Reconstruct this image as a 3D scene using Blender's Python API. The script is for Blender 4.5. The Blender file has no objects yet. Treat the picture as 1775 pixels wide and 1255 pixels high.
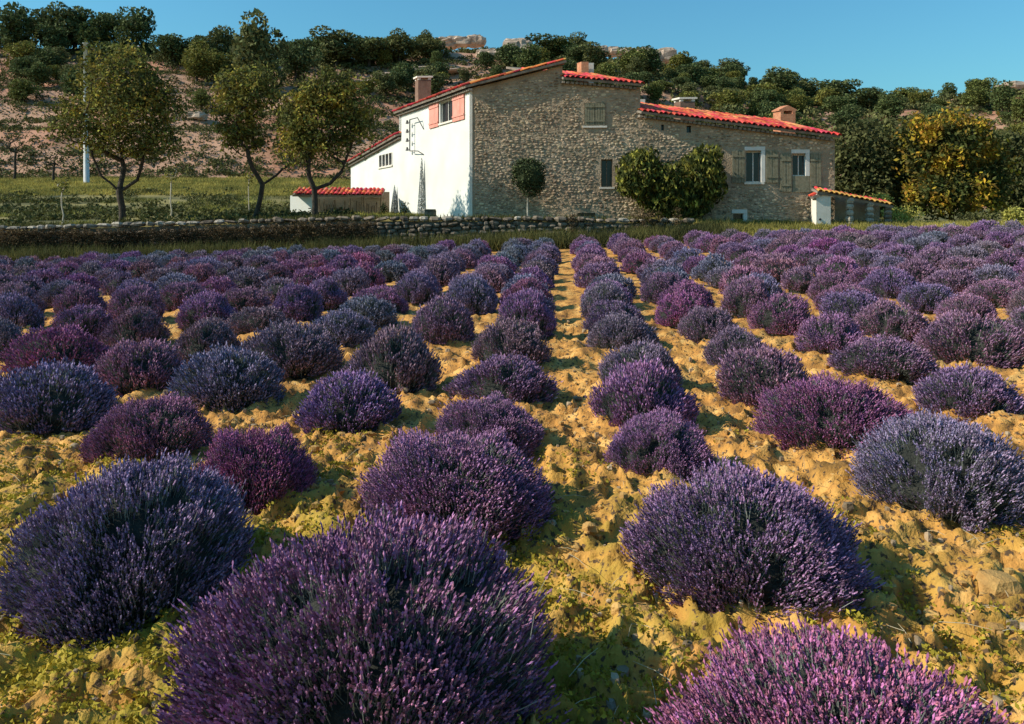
import bpy, math, random
import numpy as np
from mathutils import Vector, Matrix

# ------------------------------------------------------------------ camera, sky, sun, exposure
random.seed(7)
rng = np.random.default_rng(7)
sc = bpy.context.scene
col = sc.collection
F, CX, HY, EYE = 1380.0, 887.5, 385.0, 1.75      # focal length (px at 1775 wide), picture centre, horizon row, eye height

cam_d = bpy.data.cameras.new('camera')
cam = bpy.data.objects.new('camera', cam_d)
col.objects.link(cam)
cam_d.sensor_width = 36.0
cam_d.lens = 36.0 * F / 1775.0
cam_d.shift_y = -(627.5 - HY) / 1775.0
cam_d.clip_start = 0.05
cam_d.clip_end = 2000
cam.location = (0, 0, EYE)
cam.rotation_euler = (math.radians(90), 0, 0)
sc.camera = cam

SUN_EL = math.radians(34)
sx, sy = -0.992, -0.120
n_ = math.hypot(sx, sy); sx /= n_; sy /= n_
SUN = Vector((sx * math.cos(SUN_EL), sy * math.cos(SUN_EL), math.sin(SUN_EL)))
world = bpy.data.worlds.new('World')
sc.world = world
world.use_nodes = True
wn = world.node_tree
for n in list(wn.nodes): wn.nodes.remove(n)
sky = wn.nodes.new('ShaderNodeTexSky')
sky.sky_type = 'NISHITA'
sky.sun_disc = False
sky.sun_elevation = SUN_EL
sky.sun_rotation = math.atan2(sx, sy)
sky.altitude = 0
sky.air_density = 1.6
sky.dust_density = 0.7
sky.ozone_density = 6.0
bg = wn.nodes.new('ShaderNodeBackground')
bg.inputs['Strength'].default_value = 0.072
wo = wn.nodes.new('ShaderNodeOutputWorld')
tint = wn.nodes.new('ShaderNodeMixRGB'); tint.blend_type = 'MULTIPLY'      # the whole sky a touch more cyan, as in the print
tint.inputs[0].default_value = 1.0
tint.inputs[2].default_value = (0.80, 1.52, 1.68, 1)
wn.links.new(sky.outputs[0], tint.inputs[1])
wn.links.new(tint.outputs[0], bg.inputs['Color'])
wn.links.new(bg.outputs[0], wo.inputs['Surface'])

sun_d = bpy.data.lights.new('sun', 'SUN')
sun_d.energy = 5.0
sun_d.angle = math.radians(0.5)
sun_d.color = (1.0, 0.94, 0.83)
sun = bpy.data.objects.new('sun', sun_d)
col.objects.link(sun)
sun.rotation_euler = SUN.to_track_quat('Z', 'Y').to_euler()
sun.location = (-30, -20, 40)

sc.view_settings.view_transform = 'Standard'
sc.view_settings.look = 'None'
sc.view_settings.exposure = 0.25
sc.view_settings.gamma = 1.0
sc.view_settings.use_curve_mapping = False

# ------------------------------------------------------------------ helpers
def U(px): return (px - CX) / F
def at(px, py, Y): return np.array([U(px) * Y, Y, EYE - (py - HY) / F * Y])

def _hash(ix, iy, iz, seed):
    h = (ix * 374761393 + iy * 668265263 + iz * 2147483647 + seed * 1274126177) & 0xFFFFFFFF
    h = ((h ^ (h >> 13)) * 1274126177) & 0xFFFFFFFF
    h = (h ^ (h >> 16)) & 0xFFFFFFFF
    return h / 4294967295.0
def vnoise(x, y, z=0.0, seed=0):
    x = np.asarray(x, float); y = np.asarray(y, float); z = np.asarray(z, float) + 0 * x
    ix, iy, iz = np.floor(x).astype(np.int64), np.floor(y).astype(np.int64), np.floor(z).astype(np.int64)
    fx, fy, fz = x - ix, y - iy, z - iz
    fx = fx * fx * (3 - 2 * fx); fy = fy * fy * (3 - 2 * fy); fz = fz * fz * (3 - 2 * fz)
    r = 0
    for a in (0, 1):
        for b in (0, 1):
            for c in (0, 1):
                if c == 1 and not np.any(fz): continue
                w = (fx if a else 1 - fx) * (fy if b else 1 - fy) * (fz if c else 1 - fz)
                r = r + w * _hash(ix + a, iy + b, iz + c, seed)
    return r * 2 - 1
def fbm(x, y, z=0.0, seed=0, octs=4, gain=0.5):
    r = 0; a = 1.0; f = 1.0
    for i in range(octs):
        r = r + a * vnoise(np.asarray(x) * f, np.asarray(y) * f, np.asarray(z) * f, seed + i * 17)
        a *= gain; f *= 2.03
    return r
def sstep(a, b, x):
    t = np.clip((np.asarray(x, float) - a) / (b - a), 0, 1)
    return t * t * (3 - 2 * t)

class Geo:
    def __init__(s): s.V = []; s.F = []; s.n = 0
    def add(s, V, Fc, mat=0, smooth=False):
        V = np.asarray(V, float).reshape(-1, 3); Fc = np.asarray(Fc, np.int64)
        s.V.append(V); s.F.append((Fc + s.n, mat, smooth)); s.n += len(V)
        return s
    def poly(s, pts, vec, mat=0):
        """convex polygon extruded along vec"""
        p = np.asarray(pts, float); k = len(p); q = p + np.asarray(vec, float)
        V = np.vstack([p, q])
        side = [[i, (i + 1) % k, k + (i + 1) % k, k + i] for i in range(k)]
        if k == 4:
            s.add(V, side + [[3, 2, 1, 0], [4, 5, 6, 7]], mat)
        else:
            m = s.n
            s.add(V, side, mat)
            cap = [[0, i + 1, i] for i in range(1, k - 1)] + [[k, k + i, k + i + 1] for i in range(1, k - 1)]
            s.F.append((np.array(cap) + m, mat, False))
        return s
    def box(s, o, a, b, c, mat=0):
        o = np.asarray(o, float); a = np.asarray(a, float); b = np.asarray(b, float)
        return s.poly([o, o + a, o + a + b, o + b], c, mat)
    def tube(s, pts, rad, sides=6, mat=0, cap=True):
        P = np.asarray(pts, float); n = len(P); rad = np.asarray(rad, float) * np.ones(n)
        T = np.gradient(P, axis=0); T /= np.linalg.norm(T, axis=1)[:, None] + 1e-9
        ref = np.array([0.31, 0.17, 0.93]) if abs(T[0][2]) < 0.8 else np.array([1.0, 0.1, 0.0])
        A = np.cross(T, ref); A /= np.linalg.norm(A, axis=1)[:, None] + 1e-9
        B = np.cross(T, A)
        th = np.arange(sides) * 2 * math.pi / sides
        V = P[:, None, :] + rad[:, None, None] * (A[:, None, :] * np.cos(th)[None, :, None] + B[:, None, :] * np.sin(th)[None, :, None])
        V = V.reshape(-1, 3)
        i = np.arange(n - 1)[:, None] * sides; j = np.arange(sides)[None, :]; jn = (j + 1) % sides
        Q = np.stack([i + j, i + jn, i + sides + jn, i + sides + j], -1).reshape(-1, 4)
        m = s.n
        s.add(V, Q, mat, True)
        if cap:
            k = sides; e = (n - 1) * sides
            c = [[0, a, a + 1] for a in range(1, k - 1)] + [[e, e + a + 1, e + a] for a in range(1, k - 1)]
            s.F.append((np.array(c) + m, mat, False))
        return s
    def mesh(s, name, mats, off=(0, 0, 0)):
        V = np.vstack(s.V) - np.asarray(off, float)
        me = bpy.data.meshes.new(name)
        me.vertices.add(len(V)); me.vertices.foreach_set('co', V.ravel())
        loops, st, tot, mi, sm = [], [], [], [], []
        pos = 0
        for Fc, m, smo in s.F:
            k = Fc.shape[1]; n = len(Fc)
            loops.append(Fc.ravel()); st.append(pos + np.arange(n) * k); tot.append(np.full(n, k))
            mi.append(np.full(n, m)); sm.append(np.full(n, smo)); pos += n * k
        loops = np.concatenate(loops)
        me.loops.add(len(loops)); me.loops.foreach_set('vertex_index', loops)
        st = np.concatenate(st)
        me.polygons.add(len(st)); me.polygons.foreach_set('loop_start', st)
        me.polygons.foreach_set('loop_total', np.concatenate(tot))
        me.polygons.foreach_set('material_index', np.concatenate(mi))
        me.polygons.foreach_set('use_smooth', np.concatenate(sm))
        for m in (mats if isinstance(mats, (list, tuple)) else [mats]): me.materials.append(m)
        me.update(calc_edges=True)
        return me

def link(name, me, parent=None, loc=(0, 0, 0)):
    o = bpy.data.objects.new(name, me); col.objects.link(o)
    o.location = loc
    if parent is not None: o.parent = parent
    return o
def tag(o, label=None, cat=None, group=None, kind=None):
    if label: o['label'] = label
    if cat: o['category'] = cat
    if group: o['group'] = group
    if kind: o['kind'] = kind
    return o
def empty(name, loc, label, cat, group=None):
    o = link(name, None, None, tuple(float(v) for v in loc)); o.empty_display_size = 0.3
    return tag(o, label, cat, group)
ROOT = {}
def part(name, geo, mats, parent, kind=None, label=None):
    """geometry given in world coordinates; parent chain carries all offset in its root Empty"""
    r = parent
    while r.parent is not None: r = r.parent
    o = link(name, geo.mesh(name, mats, tuple(r.location)), parent)
    if kind: o['kind'] = kind
    if label: o['label'] = label
    return o
def copy_tree(o, parent=None):
    c = o.copy(); col.objects.link(c); c.parent = parent
    for ch in list(o.children): copy_tree(ch, c)
    return c

# ------------------------------------------------------------------ materials
MATS = {}
def mat(name, cols, scale=3.0, rough=0.9, bump=0.0, bscale=30.0, island=0.0, objcol=False, transl=0.0, spec=0.2, detail=5.0, hue=0.0, pos=None, extra=None):
    m = bpy.data.materials.new(name); m.use_nodes = True
    nt = m.node_tree; N = nt.nodes; L = nt.links
    bs = N['Principled BSDF']
    tc = N.new('ShaderNodeTexCoord')
    no = N.new('ShaderNodeTexNoise'); no.inputs['Scale'].default_value = scale; no.inputs['Detail'].default_value = detail
    L.new(tc.outputs['Object'], no.inputs['Vector'])
    cr = N.new('ShaderNodeValToRGB')
    els = cr.color_ramp.elements
    ps = pos or [0.3 + 0.4 * i / max(1, len(cols) - 1) for i in range(len(cols))]
    while len(els) < len(cols): els.new(0.5)
    for e, p, c in zip(els, ps, cols): e.position = p; e.color = (*c, 1)
    L.new(no.outputs['Fac'], cr.inputs['Fac'])
    out = cr.outputs['Color']
    if objcol:
        oi = N.new('ShaderNodeObjectInfo')
        mx = N.new('ShaderNodeMixRGB'); mx.blend_type = 'MULTIPLY'; mx.inputs[0].default_value = 1
        L.new(out, mx.inputs[1]); L.new(oi.outputs['Color'], mx.inputs[2]); out = mx.outputs[0]
    if island or hue:
        g = N.new('ShaderNodeNewGeometry')
        hs = N.new('ShaderNodeHueSaturation')
        mr = N.new('ShaderNodeMapRange'); mr.inputs['To Min'].default_value = 1 - island; mr.inputs['To Max'].default_value = 1 + island
        L.new(g.outputs['Random Per Island'], mr.inputs['Value']); L.new(mr.outputs[0], hs.inputs['Value'])
        if hue:
            ml = N.new('ShaderNodeMath'); ml.operation = 'MULTIPLY'; ml.inputs[1].default_value = 7.31
            fr = N.new('ShaderNodeMath'); fr.operation = 'FRACT'
            mr2 = N.new('ShaderNodeMapRange'); mr2.inputs['To Min'].default_value = 0.5 - hue; mr2.inputs['To Max'].default_value = 0.5 + hue
            L.new(g.outputs['Random Per Island'], ml.inputs[0]); L.new(ml.outputs[0], fr.inputs[0]); L.new(fr.outputs[0], mr2.inputs['Value'])
            L.new(mr2.outputs[0], hs.inputs['Hue'])
        L.new(out, hs.inputs['Color']); out = hs.outputs['Color']
    if extra: out = extra(nt, tc, out)
    L.new(out, bs.inputs['Base Color'])
    bs.inputs['Roughness'].default_value = rough
    bs.inputs['Specular IOR Level'].default_value = spec
    if bump:
        n2 = N.new('ShaderNodeTexNoise'); n2.inputs['Scale'].default_value = bscale; n2.inputs['Detail'].default_value = 6
        L.new(tc.outputs['Object'], n2.inputs['Vector'])
        bp = N.new('ShaderNodeBump'); bp.inputs['Strength'].default_value = bump; bp.inputs['Distance'].default_value = 0.05
        L.new(n2.outputs['Fac'], bp.inputs['Height']); L.new(bp.outputs[0], bs.inputs['Normal'])
    if transl:
        tr = N.new('ShaderNodeBsdfTranslucent'); L.new(out, tr.inputs['Color'])
        ms = N.new('ShaderNodeMixShader'); ms.inputs[0].default_value = transl
        L.new(bs.outputs[0], ms.inputs[1]); L.new(tr.outputs[0], ms.inputs[2])
        L.new(ms.outputs[0], N['Material Output'].inputs['Surface'])
    MATS[name] = m
    return m

def soil_extra(nt, tc, out):
    """weedy yellow-green patches (stronger towards the near left of the field), leaf litter, dry hillside far away"""
    N, L = nt.nodes, nt.links
    def noise(s, d=4):
        n = N.new('ShaderNodeTexNoise'); n.inputs['Scale'].default_value = s; n.inputs['Detail'].default_value = d
        L.new(tc.outputs['Object'], n.inputs['Vector']); return n.outputs['Fac']
    def mixc(f, a, c):
        m = N.new('ShaderNodeMixRGB'); L.new(f, m.inputs[0]); L.new(a, m.inputs[1])
        if isinstance(c, tuple): m.inputs[2].default_value = (*c, 1)
        else: L.new(c, m.inputs[2])
        return m.outputs[0]
    def rng_(v, a, b, lo=0., hi=1.):
        m = N.new('ShaderNodeMapRange'); m.interpolation_type = 'SMOOTHSTEP'
        m.inputs['From Min'].default_value = a; m.inputs['From Max'].default_value = b
        m.inputs['To Min'].default_value = lo; m.inputs['To Max'].default_value = hi
        L.new(v, m.inputs['Value']); return m.outputs[0]
    def mul(a, b):
        m = N.new('ShaderNodeMath'); m.operation = 'MULTIPLY'; L.new(a, m.inputs[0]); L.new(b, m.inputs[1]); return m.outputs[0]
    sep = N.new('ShaderNodeSeparateXYZ'); L.new(tc.outputs['Object'], sep.inputs[0])
    X, Y = sep.outputs['X'], sep.outputs['Y']
    weeds = mul(rng_(noise(2.6), 0.34, 0.58), rng_(Y, 6.5, 3.5))
    weeds = mul(weeds, rng_(X, 2.0, -0.9, 0.4, 1.0))
    out = mixc(weeds, out, (0.34, 0.25, 0.03))
    litter = mul(rng_(noise(30, 4), 0.56, 0.63), rng_(Y, 34, 30))
    out = mixc(litter, out, (0.10, 0.06, 0.03))
    # far: meadow then dry scrub hillside
    mead_c = N.new('ShaderNodeValToRGB'); L.new(noise(0.35, 6), mead_c.inputs[0])
    e = mead_c.color_ramp.elements; e[0].position = .35; e[0].color = (.05, .055, .02, 1); e[1].position = .62; e[1].color = (.26, .21, .07, 1)
    out = mixc(rng_(Y, 31.0, 33.0), out, mead_c.outputs[0])
    hill_c = N.new('ShaderNodeValToRGB'); L.new(noise(0.16, 9), hill_c.inputs[0])
    e = hill_c.color_ramp.elements; e[0].position = .36; e[0].color = (.05, .045, .02, 1); e[1].position = .6; e[1].color = (.50, .235, .14, 1)
    x = e.new(.5); x.color = (.36, .165, .09, 1)
    pink = mixc(rng_(noise(0.05, 3), .42, .55), hill_c.outputs[0], (.44, .25, .155))
    out = mixc(rng_(Y, 69, 76), out, pink)
    return out
M = {}
M['soil'] = mat('dry_ochre_soil', [(.20, .095, .03), (.56, .265, .06), (.70, .41, .125)], scale=4.5, bump=.35, bscale=60, extra=soil_extra)
M['clod'] = mat('ochre_clods', [(.30, .16, .05), (.58, .35, .11)], scale=6, bump=.3, bscale=80, island=.25)
M['weed'] = mat('weed_leaves', [(.22, .18, .02), (.46, .36, .04)], scale=3, island=.35, transl=.25)
M['flower'] = mat('lavender_flowers', [(.62, .62, .72), (1.12, 1.0, 1.0)], scale=5, island=.75, hue=.04, objcol=True, transl=.12, rough=.8)
M['stem'] = mat('lavender_stems', [(.09, .10, .075), (.24, .25, .21)], scale=6, island=.4, transl=.1)
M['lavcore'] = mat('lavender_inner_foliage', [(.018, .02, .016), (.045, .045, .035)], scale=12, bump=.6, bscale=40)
M['leaf_dark'] = mat('oak_leaves', [(.07, .085, .03), (.21, .20, .07)], scale=.5, island=.6, hue=.02, objcol=True, transl=.2)
M['leaf_orch'] = mat('orchard_leaves', [(.05, .065, .02), (.15, .15, .035), (.46, .36, .06)], scale=1.1, island=.6, hue=.03, transl=.25)
M['leaf_gold'] = mat('golden_leaves', [(.07, .08, .02), (.50, .31, .03)], scale=.6, island=.45, hue=.03, transl=.25, pos=[.47, .63])
M['leaf_bush'] = mat('fig_leaves', [(.03, .045, .014), (.08, .09, .02), (.48, .42, .07)], scale=3.5, island=.6, transl=.25)
M['leaf_ball'] = mat('clipped_leaves', [(.03, .045, .018), (.075, .09, .03)], scale=3, island=.4)
M['leaf_pale'] = mat('pale_shrub_leaves', [(.30, .28, .06), (.50, .45, .10)], scale=2, island=.35, transl=.2)
M['leaf_shadow_grey'] = mat('shadow_cone_leaves', [(.34, .36, .34), (.50, .52, .50)], scale=4, island=.2)  # grey of the shadows on the white wall, put into the leaf colour
M['scrub'] = mat('scrub_leaves', [(.045, .055, .02), (.14, .13, .04)], scale=.12, island=.5, transl=.15)
M['creeper'] = mat('brown_creeper_leaves', [(.05, .035, .018), (.17, .11, .05)], scale=.6, island=.5, transl=.15)
M['bark'] = mat('dark_bark', [(.03, .024, .018), (.085, .065, .045)], scale=6, bump=.6, bscale=25)
M['bark_pale'] = mat('pale_bark', [(.35, .30, .22), (.5, .45, .35)], scale=6, bump=.3)
M['grass'] = mat('meadow_grass_blades', [(.17, .16, .04), (.46, .37, .09)], scale=.35, island=.35, transl=.3)
M['orchard_grass'] = mat('orchard_grass_blades', [(.06, .06, .018), (.18, .17, .04), (.46, .42, .10)], scale=.45, island=.45, transl=.2)
M['grass_dark'] = mat('verge_grass_blades', [(.045, .05, .018), (.17, .155, .045)], scale=.5, island=.45, transl=.25)
M['plaster'] = mat('white_plaster', [(.60, .59, .52), (.72, .71, .64)], scale=.6, bump=.12, bscale=25)
M['mortar'] = mat('stone_wall_mortar', [(.28, .20, .125), (.46, .34, .22)], scale=1.4, bump=.9, bscale=14)
M['fstone'] = mat('facade_rubble_stone', [(.29, .20, .12), (.56, .42, .27)], scale=.9, bump=.7, bscale=18, island=.5, hue=.012)
M['wstone'] = mat('dry_stone', [(.10, .075, .05), (.27, .21, .15)], scale=2.5, bump=.7, bscale=15, island=.3, objcol=True)
M['capstone'] = mat('pale_capstone', [(.22, .18, .13), (.50, .44, .35)], scale=3.5, bump=.7, bscale=15, objcol=True)
M['tile'] = mat('red_clay_tile', [(.40, .035, .02), (.60, .09, .045), (.58, .24, .10)], scale=1.1, island=.45, hue=.03, rough=.8, bump=.2, objcol=True)
M['tile_old'] = mat('ochre_lichen_tile', [(.42, .20, .05), (.60, .36, .08)], scale=1.5, island=.3, rough=.85, bump=.2)
M['genoise'] = mat('eave_mortar', [(.16, .13, .10), (.30, .25, .19)], scale=4)
M['dark'] = mat('dark_window_glass', [(.010, .011, .013), (.018, .02, .022)], rough=.15, spec=.5)
M['frame'] = mat('pale_window_frame', [(.62, .58, .50), (.72, .68, .60)], scale=5)
M['olive'] = mat('olive_wood_shutter', [(.17, .15, .09), (.28, .25, .165)], scale=8, bump=.2)
M['pink'] = mat('pink_wood_shutter', [(.66, .26, .19), (.74, .33, .25)], scale=3)
M['iron'] = mat('dark_iron', [(.03, .03, .03), (.05, .05, .05)], rough=.5)
M['ceramic'] = mat('grey_insulator', [(.10, .09, .08), (.14, .13, .12)], rough=.4)
M['brick'] = mat('chimney_brick', [(.44, .16, .08), (.60, .28, .15)], scale=6, bump=.4)
M['chim'] = mat('chimney_render', [(.16, .09, .06), (.26, .16, .11)], scale=3, bump=.4)
M['cream'] = mat('cream_render', [(.68, .60, .48), (.78, .70, .58)], scale=3, bump=.2)
M['concrete'] = mat('pale_concrete', [(.55, .53, .48), (.66, .64, .58)], scale=2, bump=.2)
M['rock'] = mat('pale_pink_rock', [(.26, .18, .12), (.58, .44, .33)], scale=.9, bump=1.0, bscale=4)
M['wood'] = mat('weathered_wood', [(.12, .09, .06), (.24, .19, .13)], scale=8, bump=.3)
M['straw'] = mat('dry_straw_stems', [(.42, .36, .22), (.60, .52, .34)], scale=8)

# ------------------------------------------------------------------ the lie of the land
XS = [-600, 0, 300, 600, 900, 1200, 1500, 1775, 2400]
def tabl(u, vals, xs=XS): return np.interp(np.asarray(u) * F + CX, xs, vals)
RX = [-600, 0, 150, 250, 400, 600, 700, 800, 900, 1000, 1100, 1200, 1300, 1400, 1500, 1600, 1700, 1775, 2400]
RY = [70, 88, 84, 92, 112, 108, 100, 92, 90, 100, 108, 122, 150, 168, 180, 176, 168, 162, 150]
def ridge_dist(u): return 132 + 22 * sstep(-0.5, 0.5, u)
def land(X, Y):
    X = np.asarray(X, float); Y = np.asarray(Y, float)
    Ys = np.maximum(Y, 0.6); u = np.clip(X / Ys, -1.3, 1.3)
    Xc = np.clip(X, -30, 30)
    zf = np.maximum(0.6 + 0.036 * Xc, 0.0) * sstep(7, 32, Y)
    zedge = np.maximum(0.6 + 0.036 * Xc, 0.0)
    zstrip = zedge + 0.22 * sstep(30.6, 33.2, Y)
    def zat(vals, d, xs=XS): return EYE + (HY - tabl(u, vals, xs)) / F * d
    zt = zat([396, 396, 388, 379.5, 381, 385, 389, 391, 392], 35.0)
    k = sstep(0.19, 0.30, u)
    step = sstep(33.35, 33.75, Y) * (1 - k) + sstep(30.5, 36.0, Y) * k
    z = np.where(Y < 30.6, zf, zstrip * (1 - step) + zt * step)
    # terrace and hill profile
    yr = ridge_dist(u)
    d = [35.0, 50.0, 62.0, 75.0]
    zz = [zt, zat([360, 362, 360, 366, 374, 380, 384, 386, 386], 50.0), zat([330, 333, 329, 333, 360, 370, 374, 376, 376], 62.0),
          zat([306, 309, 306, 308, 340, 352, 358, 360, 360], 75.0)]
    zr = zat(RY, yr, RX)
    for i in range(3):
        t = np.clip((Y - d[i]) / (d[i + 1] - d[i]), 0, 1)
        z = np.where((Y >= d[i]) & (Y < d[i + 1]), zz[i] * (1 - t) + zz[i + 1] * t, z)
    t = np.clip((Y - 75) / (yr - 75), 0, 1)
    tt = t + 0.06 * np.sin(t * math.pi)
    zh = zz[3] * (1 - tt) + zr * tt
    # old terraces and gullies on the slope
    amp = sstep(0, .12, t) * (1 - sstep(.86, 1.0, t))
    zh = zh + amp * (1.3 * fbm(X * .045, Y * .06, seed=3, octs=3) + .30 * np.sin(zh * 2.1 + 1.5 * fbm(X * .05, Y * .05, seed=8, octs=2)))
    z = np.where(Y >= 75, zh, z)
    over = np.maximum(Y - yr, 0)
    z = np.where(Y > yr, zr - 0.10 * over, z)
    far = sstep(48, 62, Y)
    z = z + far * 0.12 * fbm(X * .25, Y * .25, seed=5, octs=3)
    return z
def clods(X, Y):
    near = 1 - sstep(9, 20, Y)
    m = 1 - sstep(29.5, 31.5, Y)
    a = .055 * fbm(X * 2.2, Y * 2.2, seed=21, octs=2)
    b = .080 * np.maximum(0, 1 - 2.3 * np.abs(vnoise(X * 6.0, Y * 6.0, seed=33))) - .02
    c = (.018 + .030 * near) * np.abs(vnoise(X * 15.0, Y * 15.0, seed=41)) + .022 * np.abs(vnoise(X * 34.0, Y * 34.0, seed=44)) * (1 - sstep(4, 9, Y))
    return m * (a + b * (.25 + .75 * near) + c * near)
def gz(x, y): return float(land(np.array([x]), np.array([y]))[0])

def make_ground():
    ys = np.concatenate([np.geomspace(0.9, 12, 440, endpoint=False), np.linspace(12, 33.2, 130, endpoint=False),
                         np.linspace(33.2, 36.2, 14, endpoint=False), np.geomspace(36.2, 300, 150)])
    us = np.linspace(-1.15, 1.15, 620)
    Yg, Ug = np.meshgrid(ys, us, indexing='ij')
    Xg = Ug * (Yg + 0.8)
    Z = land(Xg, Yg) + clods(Xg, Yg)
    V = np.stack([Xg, Yg, Z], -1).reshape(-1, 3)
    nu = len(us); i = np.arange(len(ys) - 1)[:, None] * nu; j = np.arange(nu - 1)[None, :]
    Q = np.stack([i + j, i + j + 1, i + nu + j + 1, i + nu + j], -1).reshape(-1, 4)
    g = Geo(); g.add(V, Q, 0, True)
    o = link('ground', g.mesh('ground', M['soil'])); o['kind'] = 'structure'
    g = Geo(); g.add([[-400, -400, -.2], [400, -400, -.2], [400, 60, -.2], [-400, 60, -.2]], [[0, 1, 2, 3]])
    o = link('surrounding_field', g.mesh('surrounding_field', M['soil'])); o['kind'] = 'structure'
make_ground()

# ------------------------------------------------------------------ foliage primitives
def unit(v): return v / (np.linalg.norm(v, axis=-1, keepdims=True) + 1e-9)
def leaves(g, P, size, mat_i=0, r=None, up=0.0, aspect=.55):
    r = r or rng
    n = len(P); a = unit(r.normal(size=(n, 3)) + np.array([0, 0, up])); b = unit(np.cross(a, r.normal(size=(n, 3))))
    s = np.asarray(size) * r.uniform(.6, 1.3, n)
    a = a * s[:, None]; b = b * (s * aspect)[:, None]
    V = np.stack([P - a * .5, P + b * .5, P + a * .5, P - b * .5], 1).reshape(-1, 3)
    Q = (np.arange(n)[:, None] * 4 + np.arange(4)[None, :])
    g.add(V, Q, mat_i)
def blades(g, P, h, w, mat_i=0, r=None, lean=.35):
    r = r or rng
    n = len(P); th = r.uniform(0, 2 * math.pi, n); hh = h * r.uniform(.5, 1.3, n)
    d = np.stack([np.cos(th), np.sin(th), 0 * th], -1)
    tip = P + np.stack([r.normal(0, lean, n), r.normal(0, lean, n), np.ones(n)], -1) * hh[:, None]
    V = np.stack([P - d * w * .5, P + d * w * .5, tip], 1).reshape(-1, 3)
    g.add(V, np.arange(n * 3).reshape(-1, 3), mat_i)
def in_lobes(n, lobes, r, shell=.5):
    L = np.array(lobes, float); w = L[:, 3] * L[:, 4] * L[:, 5]; idx = r.choice(len(L), n, p=w / w.sum())
    d = unit(r.normal(size=(n, 3))); rad = r.uniform(shell ** 3, 1, n) ** (1 / 3)
    return L[idx, :3] + d * rad[:, None] * L[idx, 3:6]
def rock(r, n1=6, n2=4, rough=.25):
    """lumpy stone, unit size"""
    th = np.arange(n1) * 2 * math.pi / n1; ph = np.linspace(-.5, .5, n2 + 1)[1:-1] * math.pi
    V = [[0, 0, -1]]
    for p in ph:
        for t in th: V.append([math.cos(p) * math.cos(t), math.cos(p) * math.sin(t), math.sin(p)])
    V.append([0, 0, 1]); V = np.array(V); V *= (1 + r.uniform(-rough, rough, len(V)))[:, None]
    V = np.sign(V) * np.abs(V) ** .7
    Fq, T = [], []
    for k in range(n1): T.append([0, 1 + (k + 1) % n1, 1 + k])
    for j in range(len(ph) - 1):
        for k in range(n1):
            a = 1 + j * n1; Fq.append([a + k, a + (k + 1) % n1, a + n1 + (k + 1) % n1, a + n1 + k])
    a = 1 + (len(ph) - 1) * n1
    for k in range(n1): T.append([a + k, a + (k + 1) % n1, len(V) - 1])
    T = np.array(T); Fq = np.array(Fq)
    tri = np.vstack([T, Fq[:, [0, 1, 2]], Fq[:, [0, 2, 3]]]) if len(Fq) else T
    return V, tri

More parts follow.
